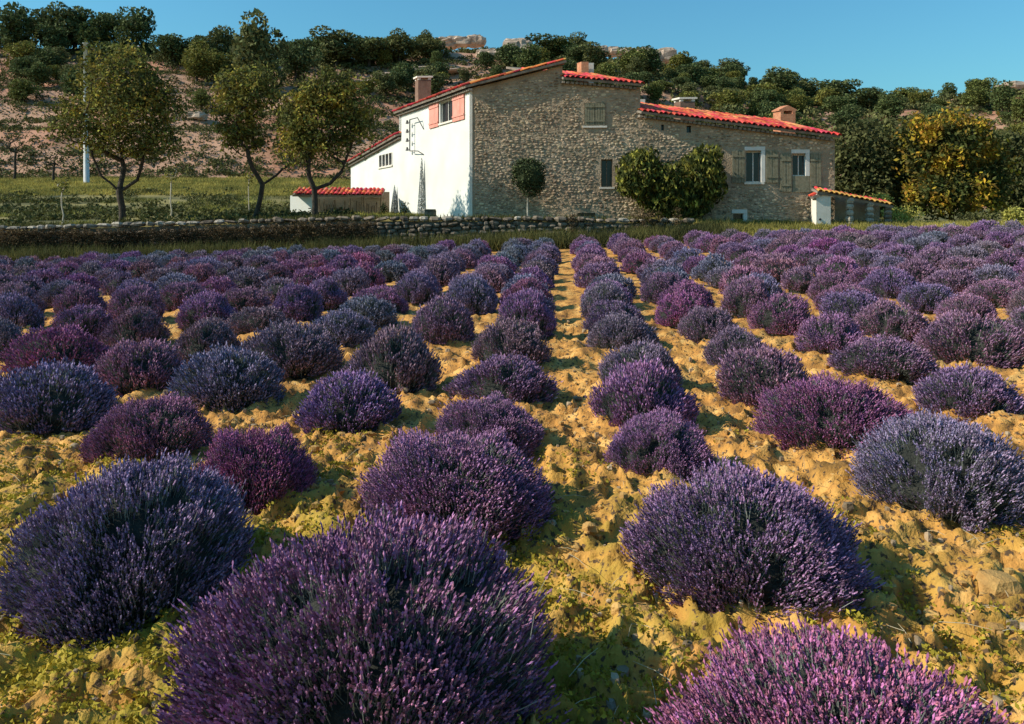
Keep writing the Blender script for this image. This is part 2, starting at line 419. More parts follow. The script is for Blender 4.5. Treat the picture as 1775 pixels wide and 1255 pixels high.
# ------------------------------------------------------------------ lavender bushes
def lav_geo(seed, n_heads, head, core_res, stems=True, whorls=False):
    r = np.random.default_rng(seed)
    # core dome
    nt_, npn = core_res
    th = np.linspace(0, 2 * math.pi, nt_, endpoint=False); ph = np.linspace(0.02, .56 * math.pi, npn)
    def radius(dirs):   # dirs unit; radius of outer flower surface as a fraction
        lob = 1 + .13 * fbm(dirs[:, 0] * 1.6 + seed, dirs[:, 1] * 1.6, dirs[:, 2] * 1.6, seed=seed, octs=2) + .05 * vnoise(dirs[:, 0] * 5, dirs[:, 1] * 5, dirs[:, 2] * 5, seed=seed + 3)
        return lob
    T, Pp = np.meshgrid(th, ph); D = np.stack([np.sin(Pp) * np.cos(T), np.sin(Pp) * np.sin(T), np.cos(Pp)], -1).reshape(-1, 3)
    R = radius(D) * .80 * (1 + r.uniform(-.05, .05, len(D)))
    low = np.clip(1 - D[:, 2] * 2.2, 0, 1)
    V = D * R[:, None]; V[:, :2] *= (1 - .16 * low ** 2)[:, None]; V[:, 2] *= .60 * 2; V[:, 2] += 0.06
    V *= .5
    i = np.arange(npn - 1)[:, None] * nt_; j = np.arange(nt_)[None, :]; jn = (j + 1) % nt_
    Q = np.stack([i + j, i + nt_ + j, i + nt_ + jn, i + jn], -1).reshape(-1, 4)
    core = Geo(); core.add(V, Q, 0, True)
    # flower heads
    z = r.uniform(-.12, 1, n_heads * 2); t = r.uniform(0, 2 * math.pi, n_heads * 2)
    D = np.stack([np.sqrt(1 - z * z) * np.cos(t), np.sqrt(1 - z * z) * np.sin(t), z], -1)
    dens = .50 + .75 * vnoise(D[:, 0] * 4.2, D[:, 1] * 4.2, D[:, 2] * 2.4, seed=seed + 9) + .65 * vnoise(D[:, 0] * 13, D[:, 1] * 13, D[:, 2] * 4, seed=seed + 19) - .30 * np.clip(.35 - D[:, 2], 0, 1)
    keep = r.uniform(size=len(D)) < dens
    D = D[keep][:n_heads]; n = len(D)
    R = radius(D) * (1 + r.normal(0, .055, n) - .13 * np.clip(.5 - .5 * vnoise(D[:, 0] * 4.2, D[:, 1] * 4.2, D[:, 2] * 2.4, seed=seed + 9), 0, 1))
    low = np.clip(1 - D[:, 2] * 2.2, 0, 1)
    P = D * R[:, None]; P[:, :2] *= (1 - .12 * low ** 2)[:, None]; P[:, 2] *= 1.20; P[:, 2] += .06; P *= .5
    P[:, 2] = np.maximum(P[:, 2], .035)
    ax = unit(D * np.array([.65, .65, .4]) + np.array([0, 0, .72]) + r.normal(0, .16, (n, 3)))
    e1 = unit(np.cross(ax, r.normal(size=(n, 3)))); e2 = np.cross(ax, e1)
    hl = head * r.uniform(.65, 1.35, n); hw = head * (.125 if whorls else .15) * r.uniform(.8, 1.25, n)
    if whorls:   # stacked whorls, three sided
        prof = [(0, 0.15), (.20, 1.1), (.45, .55), (.68, .95), (1.0, 0)]
    else:
        prof = [(0, 0.2), (.45, 1.0), (1.0, 0)]
    k = 3; rings = []
    for (h, w) in prof[:-1]:
        for q in range(k):
            a = 2 * math.pi * q / k + h * 2
            rings.append(P + ax * (hl * h)[:, None] + (e1 * math.cos(a) + e2 * math.sin(a)) * (hw * w)[:, None])
    rings.append(P + ax * hl[:, None])
    Vh = np.stack(rings, 1); nv = Vh.shape[1]
    fq, ft = [], []
    for m_ in range(len(prof) - 2):
        for q in range(k):
            a, b = m_ * k + q, m_ * k + (q + 1) % k; fq.append([a, b, b + k, a + k])
    for q in range(k): ft.append([(len(prof) - 2) * k + q, (len(prof) - 2) * k + (q + 1) % k, nv - 1])
    base = (np.arange(n) * nv)[:, None, None]
    hd = Geo(); hd.add(Vh.reshape(-1, 3), (base + np.array(fq)[None]).reshape(-1, 4), 0)
    hd.F.append(((base + np.array(ft)[None]).reshape(-1, 3), 0, False))
    # stems
    if stems:
        ns = n; back = P - ax * (head * r.uniform(1.2, 3.2, n))[:, None] * 1.0
        sw = head * .045
        Vs = np.stack([back - e1 * sw, back + e1 * sw, P + e1 * sw * .7, P - e1 * sw * .7], 1).reshape(-1, 3)
        core.add(Vs, np.arange(n)[:, None] * 4 + np.arange(4)[None, :], 1)
        # narrow grey-green leaves low inside
        m_ = n // 2; Pi = P[:m_] * r.uniform(.76, .97, (m_, 1)); Pi[:, 2] = np.maximum(Pi[:, 2], .02)
        a = ax[:m_] * head * 1.0; b = e2[:m_] * head * .06
        Vl = np.stack([Pi - a * .5, Pi + b, Pi + a * .5, Pi - b], 1).reshape(-1, 3)
        core.add(Vl, np.arange(m_)[:, None] * 4 + np.arange(4)[None, :], 1)
    return core, hd
near_v, mid_v, far_v = [], [], []
for s in range(3):
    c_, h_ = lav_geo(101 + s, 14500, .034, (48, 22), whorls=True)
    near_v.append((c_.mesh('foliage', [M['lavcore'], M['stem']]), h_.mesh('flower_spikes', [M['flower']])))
for s in range(5):
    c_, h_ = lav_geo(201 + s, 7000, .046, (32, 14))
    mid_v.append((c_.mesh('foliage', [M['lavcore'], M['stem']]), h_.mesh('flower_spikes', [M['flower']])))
for s in range(5):
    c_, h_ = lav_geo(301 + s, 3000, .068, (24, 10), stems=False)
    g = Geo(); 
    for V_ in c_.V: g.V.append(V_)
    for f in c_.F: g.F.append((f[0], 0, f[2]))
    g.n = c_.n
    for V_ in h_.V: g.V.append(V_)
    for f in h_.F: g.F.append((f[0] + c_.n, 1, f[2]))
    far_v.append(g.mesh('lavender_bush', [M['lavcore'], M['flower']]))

PAL = {'p': ((.345, .19, .305), 'purple'), 'm': ((.37, .145, .285), 'magenta'), 'b': ((.28, .235, .325), 'blue-grey'),
       'g': ((.28, .195, .26), 'grey-violet'), 'v': ((.315, .20, .325), 'violet'), 'k': ((.33, .19, .27), 'dusty pink'), 't': ((.21, .24, .29), 'teal-grey')}
# every row: (x offset, slope) in metres and the near bushes traced: px centre, px base row, px width, px top row, colour
ROWS = {
 0: ((-.50, .058), [(640, 1330, 660, 935, 'p'), (782, 955, 335, 748, 'p'), (842, 800, 205, 694, 'v'), (872, 712, 185, 622, 'v'), (888, 648, 150, 562, 'g'), (915, 592, 108, 512, 'p')]),
 1: ((.80, .066), [(1460, 1500, 700, 1105, 'm'), (1290, 1090, 400, 822, 'p'), (1140, 842, 182, 736, 'p'), (1116, 765, 198, 638, 'p'), (1112, 692, 150, 602, 'v'), (1079, 617, 122, 549, 'g'), (1062, 582, 104, 526, 'g')]),
 2: ((2.15, .062), [(1635, 925, 300, 734, 'b'), (1440, 802, 262, 655, 'm'), (1327, 712, 176, 606, 'p'), (1280, 645, 114, 574, 'g'), (1226, 602, 108, 536, 'g'), (1186, 572, 98, 512, 'm')]),
 3: ((3.75, .055), [(1677, 738, 184, 640, 'v'), (1530, 668, 180, 588, 'g'), (1440, 622, 128, 550, 'p'), (1358, 586, 112, 518, 'p'), (1300, 556, 100, 488, 'k')]),
 4: ((5.25, .055), [(1682, 642, 190, 550, 'g'), (1545, 600, 140, 528, 'p'), (1480, 572, 120, 508, 'v')]),
 -1: ((-1.95, .078), [(225, 1118, 400, 815, 'v'), (437, 898, 215, 742, 'm'), (604, 762, 196, 652, 'v'), (680, 692, 165, 577, 'g'), (766, 602, 120, 522, 'p'), (815, 550, 92, 487, 'b')]),
 -2: ((-3.05, .064), [(262, 818, 220, 690, 'p'), (400, 722, 205, 612, 'b'), (505, 662, 170, 568, 'g'), (590, 612, 130, 545, 'b'), (632, 578, 120, 520, 'b')]),
 -3: ((-4.40, .062), [(80, 762, 215, 640, 'b'), (240, 692, 165, 595, 'p'), (358, 640, 130, 560, 'g'), (452, 590, 120, 535, 'g')]),
 -4: ((-5.70, .060), [(105, 660, 165, 570, 'm'), (235, 612, 115, 540, 'g')]),
 -5: ((-7.0, .058), [(-5, 640, 110, 560, 'g'), (150, 592, 110, 535, 'k')]),
}
for k in range(5, 20): ROWS[k] = ((5.25 + (k - 4) * 1.40, .055), [])
for k in range(-17, -5): ROWS[k] = ((-5.70 + (k + 4) * 1.36, .058), [])
ORD = ['nearest', 'second', 'third', 'fourth', 'fifth', 'sixth', 'seventh', 'eighth', 'ninth', 'tenth', 'eleventh', 'twelfth', 'thirteenth', 'fourteenth', 'fifteenth',
       'sixteenth', 'seventeenth', 'eighteenth', 'nineteenth', 'twentieth']
def row_name(k):
    if k == 0: return 'first row left of the bare central path'
    if k < 0: return ORD[-k] + ' row left of the bare central path'
    return ('first' if k == 1 else ORD[k - 1]) + ' row right of the bare central path'
BUSHES = []
for k in sorted(ROWS):
    (x0, sl), near = ROWS[k]
    items = []
    for (px, base, w, top, c) in near:
        Yf = EYE * F / (base - HY)
        for _ in range(3): Yf = (EYE - gz(U(px) * Yf, Yf)) * F / (base - HY)
        rad = .5 * w * Yf / F / (1 - .5 * w / F * .5)
        Yc = Yf + rad * .85
        Xc = U(px) * Yc; rad = .5 * w * Yc / F
        zt = EYE - (top - HY) / F * (Yc + rad * .25)
        h = max(.36, min(.74, zt - gz(Xc, Yc)))
        items.append((Xc, Yc, rad, h, c))
    if k == 1: items[0] = (U(1500) * 2.25, 2.25, .60, .41, 'm')
    if k == 0: items[0] = (U(650) * 2.85, 2.85, .64, .60, 'p')
    y = items[-1][1] if items else 3.0 + random.uniform(0, 1.5)
    while True:
        y += random.uniform(1.42, 1.85) if k <= 0 else random.uniform(1.25, 1.6)
        ymax = 30.4
        if y > ymax: break
        x = x0 + sl * y + random.uniform(-.16, .16)
        if abs(x / y) > .665 + .2 / y: continue
        if items and near and y < items[-1][1] + 1.2: continue
        w8 = {'p': 3, 'm': .5 if k > 1 else .2, 'b': 2.6 if k < 2 else 1.6, 'g': 2.2, 'v': 2.6, 'k': 2 if k < -1 else 1.2, 't': .3}
        if y > 24 and k < 2: w8['t'] = 5; w8['b'] = 5
        c = random.choices(list(w8), list(w8.values()))[0]
        R_ = random.uniform(.43, .55) if k <= 2 else random.uniform(.47, .60)
        items.append((x, y, R_, random.uniform(.42, .55), c))
    items = [it for it in items if -.66 - .3 / it[1] < it[0] / it[1] < .66 + .3 / it[1]]
    for n, (x, y, R_, h, c) in enumerate(items): BUSHES.append((k, n, x, y, R_, h, c))
print('bushes', len(BUSHES))
for (k, n, x, y, R_, h, c) in BUSHES:
    colr, cname = PAL[c]
    jit = [v * random.uniform(.88, 1.14) for v in colr]
    size = 'large' if R_ > .52 else ('small' if R_ < .42 else 'rounded')
    lab = f"{size} {cname} lavender bush, {ORD[n]} in the {row_name(k)}"
    z = gz(x, y)
    rot = random.uniform(0, 6.28); sclx = R_ / .525; sclz = h / .60
    asp = random.uniform(.92, 1.08)
    if y < 16:
        src = random.choice(near_v if y < 6.5 else mid_v)
        o = link('lavender_bush', None, None, (x, y, z)); o.empty_display_size = .2
        for nm, me in zip(('foliage', 'flower_spikes'), src):
            ch = link(nm, me, o); ch.color = (*jit, 1)
    else:
        o = link('lavender_bush', random.choice(far_v), None, (x, y, z))
        o.color = (*jit, 1)
    o.rotation_euler = (0, 0, rot); o.scale = (sclx * asp, sclx / asp, sclz)
    tag(o, lab, 'lavender bush', 'lavender bushes planted in rows')

# ------------------------------------------------------------------ farmhouse
C0 = np.array([-1.89, 36.0, 0.0]); D1 = np.array([1, -.05, 0.0]); D2 = np.array([-.52, 1.0, 0.0])
NF = unit(np.array([-.05, -1.0, 0])); NS = unit(np.array([-1.0, -.52, 0]))       # outward normals of the front and the side
UP = np.array([0, 0, 1.0])
def fr(s, z): return C0 + D1 * s + UP * z
def sd(t, z): return C0 + D2 * t + UP * z
def hit(px, py, D):
    u = U(px); s = (u * C0[1] - C0[0]) / (D[0] - u * D[1]); Y = C0[1] + s * D[1]
    return s, EYE - (py - HY) / F * Y
def rect(x0, x1, y0, y1, D):
    """a rectangle on the wall: s0,s1,z0,z1"""
    s0, za = hit(x0, y0, D); s1, zb = hit(x1, y0, D); _, zc = hit((x0 + x1) / 2, y1, D)
    if s0 > s1: s0, s1 = s1, s0
    return s0, s1, zc, (za + zb) / 2
def wall(g, P, N_, s0, s1, zb, z0, z1, holes, th=.45):
    """masonry wall from s0 to s1, bottom zb, sloping top z0..z1, with openings left free"""
    top = lambda s: z0 + (z1 - z0) * (s - s0) / (s1 - s0)
    cuts = sorted({s0, s1} | {h[0] for h in holes} | {h[1] for h in holes})
    cuts = [c for c in cuts if s0 <= c <= s1]
    for a, b in zip(cuts[:-1], cuts[1:]):
        if b - a < 1e-4: continue
        mid = (a + b) / 2
        hs = sorted([(h[2], h[3]) for h in holes if h[0] - 1e-6 <= a and b <= h[1] + 1e-6])
        z = zb
        for (h0, h1) in hs:
            g.poly([P(a, z), P(b, z), P(b, h0), P(a, h0)], -N_ * th); z = h1
        g.poly([P(a, z), P(b, z), P(b, top(b)), P(a, top(a))], -N_ * th)

W_up = rect(1013, 1049, 178, 218, D1)       # closed olive shutters
W_dk = rect(1042, 1062, 276, 324, D1)
W_a = rect(1293, 1321, 262, 316, D1)
W_b = rect(1374, 1398, 267, 305, D1)
W_c = rect(1271, 1290, 371, 388, D1)        # cellar opening
W_g = rect(1001, 1032, 369, 377, D1)        # low vent
V_1 = rect(1146, 1151, 216, 226, D1); V_2 = rect(1190, 1198, 218, 230, D1)
W_s = rect(763, 785, 174, 211, D2)
W_t = rect(657, 680, 267, 288, D2)
S_A = hit(975, 0, D1)[0]; Z_A0 = 7.78; Z_A1 = hit(972, 108, D1)[1] - .15
S_M, Z_M0, Z_M1 = hit(1110, 0, D1)[0], hit(985, 134, D1)[1] - .15, hit(1110, 147, D1)[1] - .12
S_E = hit(1447, 0, D1)[0]; Z_W0, Z_W1 = hit(1112, 193, D1)[1] - .15, hit(1447, 236, D1)[1] - .12
T_A = 8.5; T_B = 17.0; ZB0, ZB1 = 6.45, 5.55
house = empty('farmhouse', (C0[0], C0[1], 1.4), 'long stone farmhouse with white plastered side and red tiled roofs', 'farmhouse')

g = Geo(); wall(g, sd, NS, 0.0, T_A, .9, Z_A0, Z_A0, [W_s]); wall(g, sd, NS, T_A, T_B, .9, ZB0 + (ZB1 - ZB0) * .0, ZB1, [W_t])
g.poly([sd(T_A, ZB0), sd(T_A - .35, ZB0), sd(T_A - .35, Z_A0 - .02), sd(T_A, Z_A0 - .02)], -NS * 4.0)
part('side_wall', g, M['plaster'], house, label='smooth white plastered side wall')
g = Geo(); DEP = -NF * .45
e = .004
wall(g, fr, NF, .46, S_A, .9, Z_A0 + (Z_A1 - Z_A0) * .46 / S_A, Z_A1, [])
wall(g, fr, NF, S_A, S_M, .9, Z_M0, Z_M1, [W_up, W_dk, W_g])
wall(g, fr, NF, S_M, S_E, .9, Z_W0, Z_W1, [W_a, W_b, W_c, V_1, V_2])
part('front_wall', g, M['mortar'], house)
# quoin strip at the corner (pale edge)
g = Geo(); g.poly([fr(0.0, .9), fr(.46, .9), fr(.46, Z_A0 + .14), fr(0.0, Z_A0)], -NF * .35 + UP * 0)
part('corner_wall', g, M['mortar'], house)
g = Geo()
g.poly([fr(-.03, .95) + NF * .02, fr(.10, .95) + NF * .02, fr(.10, Z_A0) + NF * .02, fr(-.03, Z_A0) + NF * .02], -NF * .2)
part('corner_edging', g, M['cream'], house, label='cream plastered corner edge')
# closing walls at the back and the inner gables
g = Geo()
BK = 7.5
bk = D2 * BK
def backbox(s0, s1, z, d):
    a, b = fr(s0, .9) - NF * .46, fr(s1, .9) - NF * .46
    g.poly([a, b, b + D2 * d, a + D2 * d], UP * (z - .9))
backbox(.5, S_A, 7.3, 7.9); backbox(S_A + .01, S_M, 7.8, 7.0); backbox(S_M + .01, S_E - .02, 5.6, 6.0)
a = sd(T_A, .9) - NS * .46; b = sd(T_B, .9) - NS * .46
g.poly([a, b, b + D1 * 3.5, a + D1 * 3.5], UP * 4.3)
# gable of the tall block standing above the middle roof
g.poly([fr(S_A, Z_M0 - .6) - NF * .46, fr(S_A, Z_A1 - .05) - NF * .46, fr(S_A, Z_A1 - .05) + D2 * 7.6, fr(S_A, Z_M0 - .6) + D2 * 7.6], -D1 * .35)
g.poly([fr(S_M, Z_W0 - .5) - NF * .46, fr(S_M, Z_M1 - .1) - NF * .46, fr(S_M, Z_M1 + .9) + D2 * 4, fr(S_M, Z_W0 - .5) + D2 * 4], -D1 * .35)
part('rear_walls', g, M['mortar'], house)

# rubble stonework standing slightly proud of the mortar
def rubble(plane, N_, regions, holes, seed, dens):
    r = np.random.default_rng(seed); g = Geo()
    tang = unit(D1 if plane is fr else D2); k = np.linalg.norm(D1)
    for (s0, s1, zb, z0, z1) in regions:
        z = zb; row = 0
        while z < max(z0, z1):
            hgt = r.uniform(.065, .13); s = s0 + r.uniform(0, .12)
            while s < s1 - .1:
                w = r.uniform(.09, .27); zz = z + r.uniform(-.04, .04)
                top = z0 + (z1 - z0) * (s - s0) / (s1 - s0)
                ok = zz + hgt < top - .12 and s + w / k < s1 - .04 and not any(h[0] - .1 < s + w / k and s < h[1] + .1 and h[2] - .12 < zz + hgt and zz < h[3] + .1 for h in holes)
                if ok and r.uniform() < dens:
                    c = plane(s + w / k / 2, zz + hgt / 2)
                    V, T = rock(r, 6, 3, .16)
                    d = r.uniform(.005, .05)
                    hj = hgt * r.uniform(.7, 1.25); a_ = r.normal(0, .12); t2 = tang + UP * a_; u2 = UP - tang * a_; W = c + V[:, :1] * t2 * w * .5 * .92 + V[:, 1:2] * u2 * hj * .5 * .9 + V[:, 2:3] * N_ * d
                    g.add(W, T)
                s += (w + .02) / k
            z += hgt + .012
    return g
holesF = [W_up, W_dk, W_a, W_b, W_c, W_g, V_1, V_2,
          (W_a[0] - .8, W_a[1] + .75, W_a[2], W_a[3] + .05), (W_b[0] - .75, W_b[1] + .75, W_b[2] - .75, W_b[3] + .05)]
g = rubble(fr, NF, [(.16, S_A, 1.3, Z_A0, Z_A1), (S_A - .10, S_M, 1.3, Z_M0, Z_M1), (S_M - .10, S_E, 1.2, Z_W0, Z_W1)], holesF, 5, .93)
part('rubble_stones', g, M['fstone'], house, kind='stuff')

def window(name, P, N_, D, r_, inset=.22, frame=True, sill=True, jamb=False, bars=(1, 2)):
    s0, s1, z0, z1 = r_; k = np.linalg.norm(D)
    g = Geo(); g.poly([P(s0 - .02, z0 - .02) - N_ * inset, P(s1 + .02, z0 - .02) - N_ * inset, P(s1 + .02, z1 + .02) - N_ * inset, P(s0 - .02, z1 + .02) - N_ * inset], -N_ * .03)
    w = part('window', g, M['dark'], house)
    if frame:
        g = Geo(); t = .05 / k; i0 = -N_ * (inset - .035)
        for (a, b, c, d) in ((s0, s0 + t, z0, z1), (s1 - t, s1, z0, z1), (s0 + t, s1 - t, z0, z0 + .05), (s0 + t, s1 - t, z1 - .05, z1)):
            g.poly([P(a, c) + i0, P(b, c) + i0, P(b, d) + i0, P(a, d) + i0], -N_ * .03)
        for j in range(1, bars[0] + 1):
            m_ = s0 + (s1 - s0) * j / (bars[0] + 1); g.poly([P(m_ - t * .4, z0 + .05) + i0, P(m_ + t * .4, z0 + .05) + i0, P(m_ + t * .4, z1 - .05) + i0, P(m_ - t * .4, z1 - .05) + i0], -N_ * .028)
        part('frame', g, M['frame'] if name != 'dark' else M['wood'], w)
    if sill:
        g = Geo(); g.poly([P(s0 - .08, z0 - .09) + N_ * .07, P(s1 + .08, z0 - .09) + N_ * .07, P(s1 + .08, z0 - .004) + N_ * .07, P(s0 - .08, z0 - .004) + N_ * .07], -N_ * .24)
        part('sill', g, M['cream'], w)
    if jamb:
        g = Geo()
        g.poly([P(s1 - .04, z0) + N_ * .03, P(s1 + .13, z0) + N_ * .03, P(s1 + .13, z1 + .03) + N_ * .03, P(s1 - .04, z1 + .03) + N_ * .03], -N_ * .24)
        g.poly([P(s0 - .06, z1 + .035) + N_ * .025, P(s1 + .13, z1 + .035) + N_ * .025, P(s1 + .13, z1 + .2) + N_ * .025, P(s0 - .06, z1 + .2) + N_ * .025], -N_ * .2)
        part('jamb', g, M['frame'], w)
    return w
def shutter(par, P, N_, s0, s1, z0, z1, m, planks=4):
    o = None
    g = Geo(); n = planks; dw = (s1 - s0) / n
    for i in range(n):
        a = s0 + dw * i + .006; b = s0 + dw * (i + 1) - .006; pr = .055 + .006 * (i % 2)
        g.poly([P(a, z0) + N_ * pr, P(b, z0) + N_ * pr, P(b, z1) + N_ * pr, P(a, z1) + N_ * pr], -N_ * .035)
    for zz in (z0 + .15 * (z1 - z0), z0 + .80 * (z1 - z0)):
        g.poly([P(s0, zz) + N_ * .085, P(s1, zz) + N_ * .085, P(s1, zz + .08) + N_ * .085, P(s0, zz + .08) + N_ * .085], -N_ * .02)
    return part('shutter', g, m, par)
w = window('b', fr, NF, D1, W_up, inset=.15, bars=(0, 0), sill=True)
mid = (W_up[0] + W_up[1]) / 2
shutter(w, fr, NF, W_up[0] + .01, mid - .01, W_up[2] + .02, W_up[3] - .02, M['olive']); shutter(w, fr, NF, mid + .01, W_up[1] - .01, W_up[2] + .02, W_up[3] - .02, M['olive'])
window('dark', fr, NF, D1, W_dk, frame=True, sill=True)
w = window('b', fr, NF, D1, W_a, sill=True, jamb=True)
shutter(w, fr, NF, W_a[0] - .62, W_a[0] - .07, W_a[2] - .02, W_a[3] + .02, M['olive']); shutter(w, fr, NF, W_a[1] + .16, W_a[1] + .68, W_a[2] - .02, W_a[3] + .02, M['olive'])
w = window('b', fr, NF, D1, W_b, sill=False, jamb=True)
shutter(w, fr, NF, W_b[0] - .55, W_b[0] - .07, W_b[2] - .70, W_b[3] + .02, M['olive']); shutter(w, fr, NF, W_b[1] + .16, W_b[1] + .62, W_b[2] - .70, W_b[3] + .02, M['olive'])
# infilled lower part of the second wing window
g = Geo(); g.poly([fr(W_b[0], W_b[2] - .72) + NF * .03, fr(W_b[1] + .13, W_b[2] - .72) + NF * .03, fr(W_b[1] + .13, W_b[2]) + NF * .03, fr(W_b[0], W_b[2]) + NF * .03], -NF * .08)
part('infill_panel', g, M['olive'], house)
window('dark', fr, NF, D1, W_c, frame=False, sill=False, jamb=True)
window('dark', fr, NF, D1, W_g, frame=False, sill=True)
for v in (V_1, V_2):
    g = Geo(); g.poly([fr(v[0], v[2]) - NF * .25, fr(v[1], v[2]) - NF * .25, fr(v[1], v[3]) - NF * .25, fr(v[0], v[3]) - NF * .25], -NF * .03)
    part('vent_opening', g, M['dark'], house)
w = window('b', sd, NS, D2, W_s, inset=.14, bars=(1, 0))
shutter(w, sd, NS, W_s[0] - 1.25, W_s[0] - .06, W_s[2] - .12, W_s[3] + .1, M['pink'], 3); shutter(w, sd, NS, W_s[1] + .12, W_s[1] + 1.2, W_s[2] - .12, W_s[3] + .05, M['pink'], 3)
w = window('b', sd, NS, D2, W_t, inset=.12, bars=(3, 0), sill=True)
nb = 4
for j in range(nb + 1):
    g = Geo(); m_ = W_t[0] + (W_t[1] - W_t[0]) * j / nb; g.poly([sd(m_ - .05, W_t[2]) + NS * .02, sd(m_ + .05, W_t[2]) + NS * .02, sd(m_ + .05, W_t[3]) + NS * .02, sd(m_ - .05, W_t[3]) + NS * .02], -NS * .05)
    part('grille_bar', g, M['frame'], w)

# barrel tiles -------------------------------------------------
def tile_mesh(m_, name, w=.21, L_=.46):
    g = Geo(); n = 5; V = []
    for y_, sc_ in ((0, 1.0), (L_, .84)):
        for rr in (1.0, .80):
            for i in range(n + 1):
                a = math.pi * i / n; V.append([math.cos(a) * w * .5 * sc_ * rr, y_, math.sin(a) * w * .42 * sc_ * rr])
    Q = []
    k = n + 1
    for i in range(n):
        Q += [[i, i + 1, 2 * k + i + 1, 2 * k + i], [k + i + 1, k + i, 3 * k + i, 3 * k + i + 1], [i + 1, i, k + i, k + i + 1], [2 * k + i, 2 * k + i + 1, 3 * k + i + 1, 3 * k + i]]
    Q += [[0, 2 * k, 3 * k, k], [n, k + n, 3 * k + n, 2 * k + n]]
    g.add(V, Q, 0); return g
TG = tile_mesh(None, 'roof_tile'); TV = TG.V[0]; TF = TG.F[0][0]
tile_me = TG.mesh('roof_tile', M['tile']); tile_old_me = TG.mesh('roof_tile', M['tile_old'])
def roof(name, E0, E1, up, rows, mfield, me_edge, parent, seed=1, edge=True, step=.225, slab=.10, under=True):
    """E0->E1 eave line, up = vector up the slope to the ridge; edge row as single tiles, the field joined"""
    r = np.random.default_rng(seed); E0 = np.array(E0, float); E1 = np.array(E1, float); up = np.array(up, float)
    L_ = np.linalg.norm(E1 - E0); n = int(L_ / step); ex = (E1 - E0) / L_; uy = unit(up); nz = unit(np.cross(ex, uy))
    if nz[2] < 0: nz = -nz
    g = Geo(); g.poly([E0, E1, E1 + up, E0 + up], -nz * slab)
    rf = part(name, g, M['genoise'], parent)
    fg = Geo(); cnt = 0
    nrow = int(np.linalg.norm(up) / .38)
    rows = min(rows, nrow)
    for i in range(n):
        for j in range(rows):
            c = E0 + ex * (i + .5) * L_ / n + uy * (j * .38 - .07 + r.uniform(-.045, .045)) + nz * (.012 + r.uniform(0, .03))
            a = r.normal(0, .05)
            e_ = unit(ex + uy * a); f_ = unit(uy - ex * a + nz * .06)
            if j == 0 and edge:
                o = link('roof_tile', me_edge, rf); t_ = r.uniform(.6, 1.15); o.color = (t_, t_ * r.uniform(.8, 1.9), t_ * r.uniform(.8, 1.5), 1)
                Mx = Matrix((tuple(e_), tuple(f_), tuple(unit(np.cross(e_, f_)) if np.cross(e_, f_)[2] > 0 else -unit(np.cross(e_, f_))))).transposed().to_4x4()
                root = rf.parent
                while root.parent: root = root.parent
                Mx.translation = Vector(c) - root.location
                o.matrix_basis = Mx
            else:
                zz = np.cross(e_, f_); zz = zz if zz[2] > 0 else -zz
                fg.add(c + TV[:, :1] * e_ + TV[:, 1:2] * f_ + TV[:, 2:3] * zz, TF)
    if fg.n: part('tile_field', fg, mfield, rf, kind='stuff')
    # dentil course below the eave
    if under:
        dg = Geo(); m_ = int(L_ / .20)
        out = uy * np.array([1, 1, 0]); out = -unit(out)
        for i in range(m_):
            c = E0 + ex * (i + .1) * .2 - nz * slab - UP * .13 + unit(uy * np.array([1, 1, 0])) * .14
            dg.poly([c, c + ex * .12, c + ex * .12 + UP * .10, c + UP * .10], -out * .16)
        c = E0 - nz * slab - UP * .16 + unit(uy * np.array([1, 1, 0])) * .2
        part('eave_course', dg, M['genoise'], rf)
    return rf
# tall block: eave along the white side, rising to the right
upA = D1 * (S_A + .35) + UP * (Z_A1 - Z_A0) * (S_A + .35) / S_A
roof('tall_roof', sd(-.15, Z_A0 + .10) + NS * .32, sd(T_A + .05, Z_A0 + .10) + NS * .32, upA, 12, M['tile'], tile_me, house, seed=2)
# verge tiles on the rake of the front gable
g = Geo()
va = fr(-.2, Z_A0 + .16 + .0) + NF * .12; vb = fr(S_A + .08, Z_A1 + .20) + NF * .12
g.poly([va - UP * .12, vb - UP * .12, vb, va], -NF * .3)
vr = part('verge', g, M['genoise'], house)
Lv = np.linalg.norm(vb - va); nv_ = int(Lv / .36); ev = unit(vb - va)
for i in range(nv_):
    for q in (0,):
        c = va + ev * (i * Lv / nv_) + UP * (.01 + .012 * (i % 2)) - NF * .02
        o = link('roof_tile', tile_old_me, vr)
        fy = unit(ev + UP * .05); fx = unit(np.cross(fy, UP)); fz = np.cross(fx, fy)
        Mx = Matrix((tuple(fx), tuple(fy), tuple(fz))).transposed().to_4x4(); Mx.translation = Vector(c) - house.location; o.matrix_basis = Mx
roof('middle_roof', fr(S_A + .05, Z_M0 + .10) + NF * .32, fr(S_M + .12, Z_M1 + .10) + NF * .32, D2 * 5.0 + UP * 1.45, 11, M['tile'], tile_me, house, seed=3)
roof('wing_roof', fr(S_M + .02, Z_W0 + .10) + NF * .34, fr(S_E + .12, Z_W1 + .10) + NF * .34, D2 * 4.6 + UP * 1.45, 11, M['tile'], tile_me, house, seed=4)
roof('low_side_roof', sd(T_A - .2, ZB0 + .14) + NS * .32, sd(T_B + .25, ZB1 + .10) + NS * .32, D1 * 3.6 + UP * 1.0, 9, M['tile'], tile_me, house, seed=5)

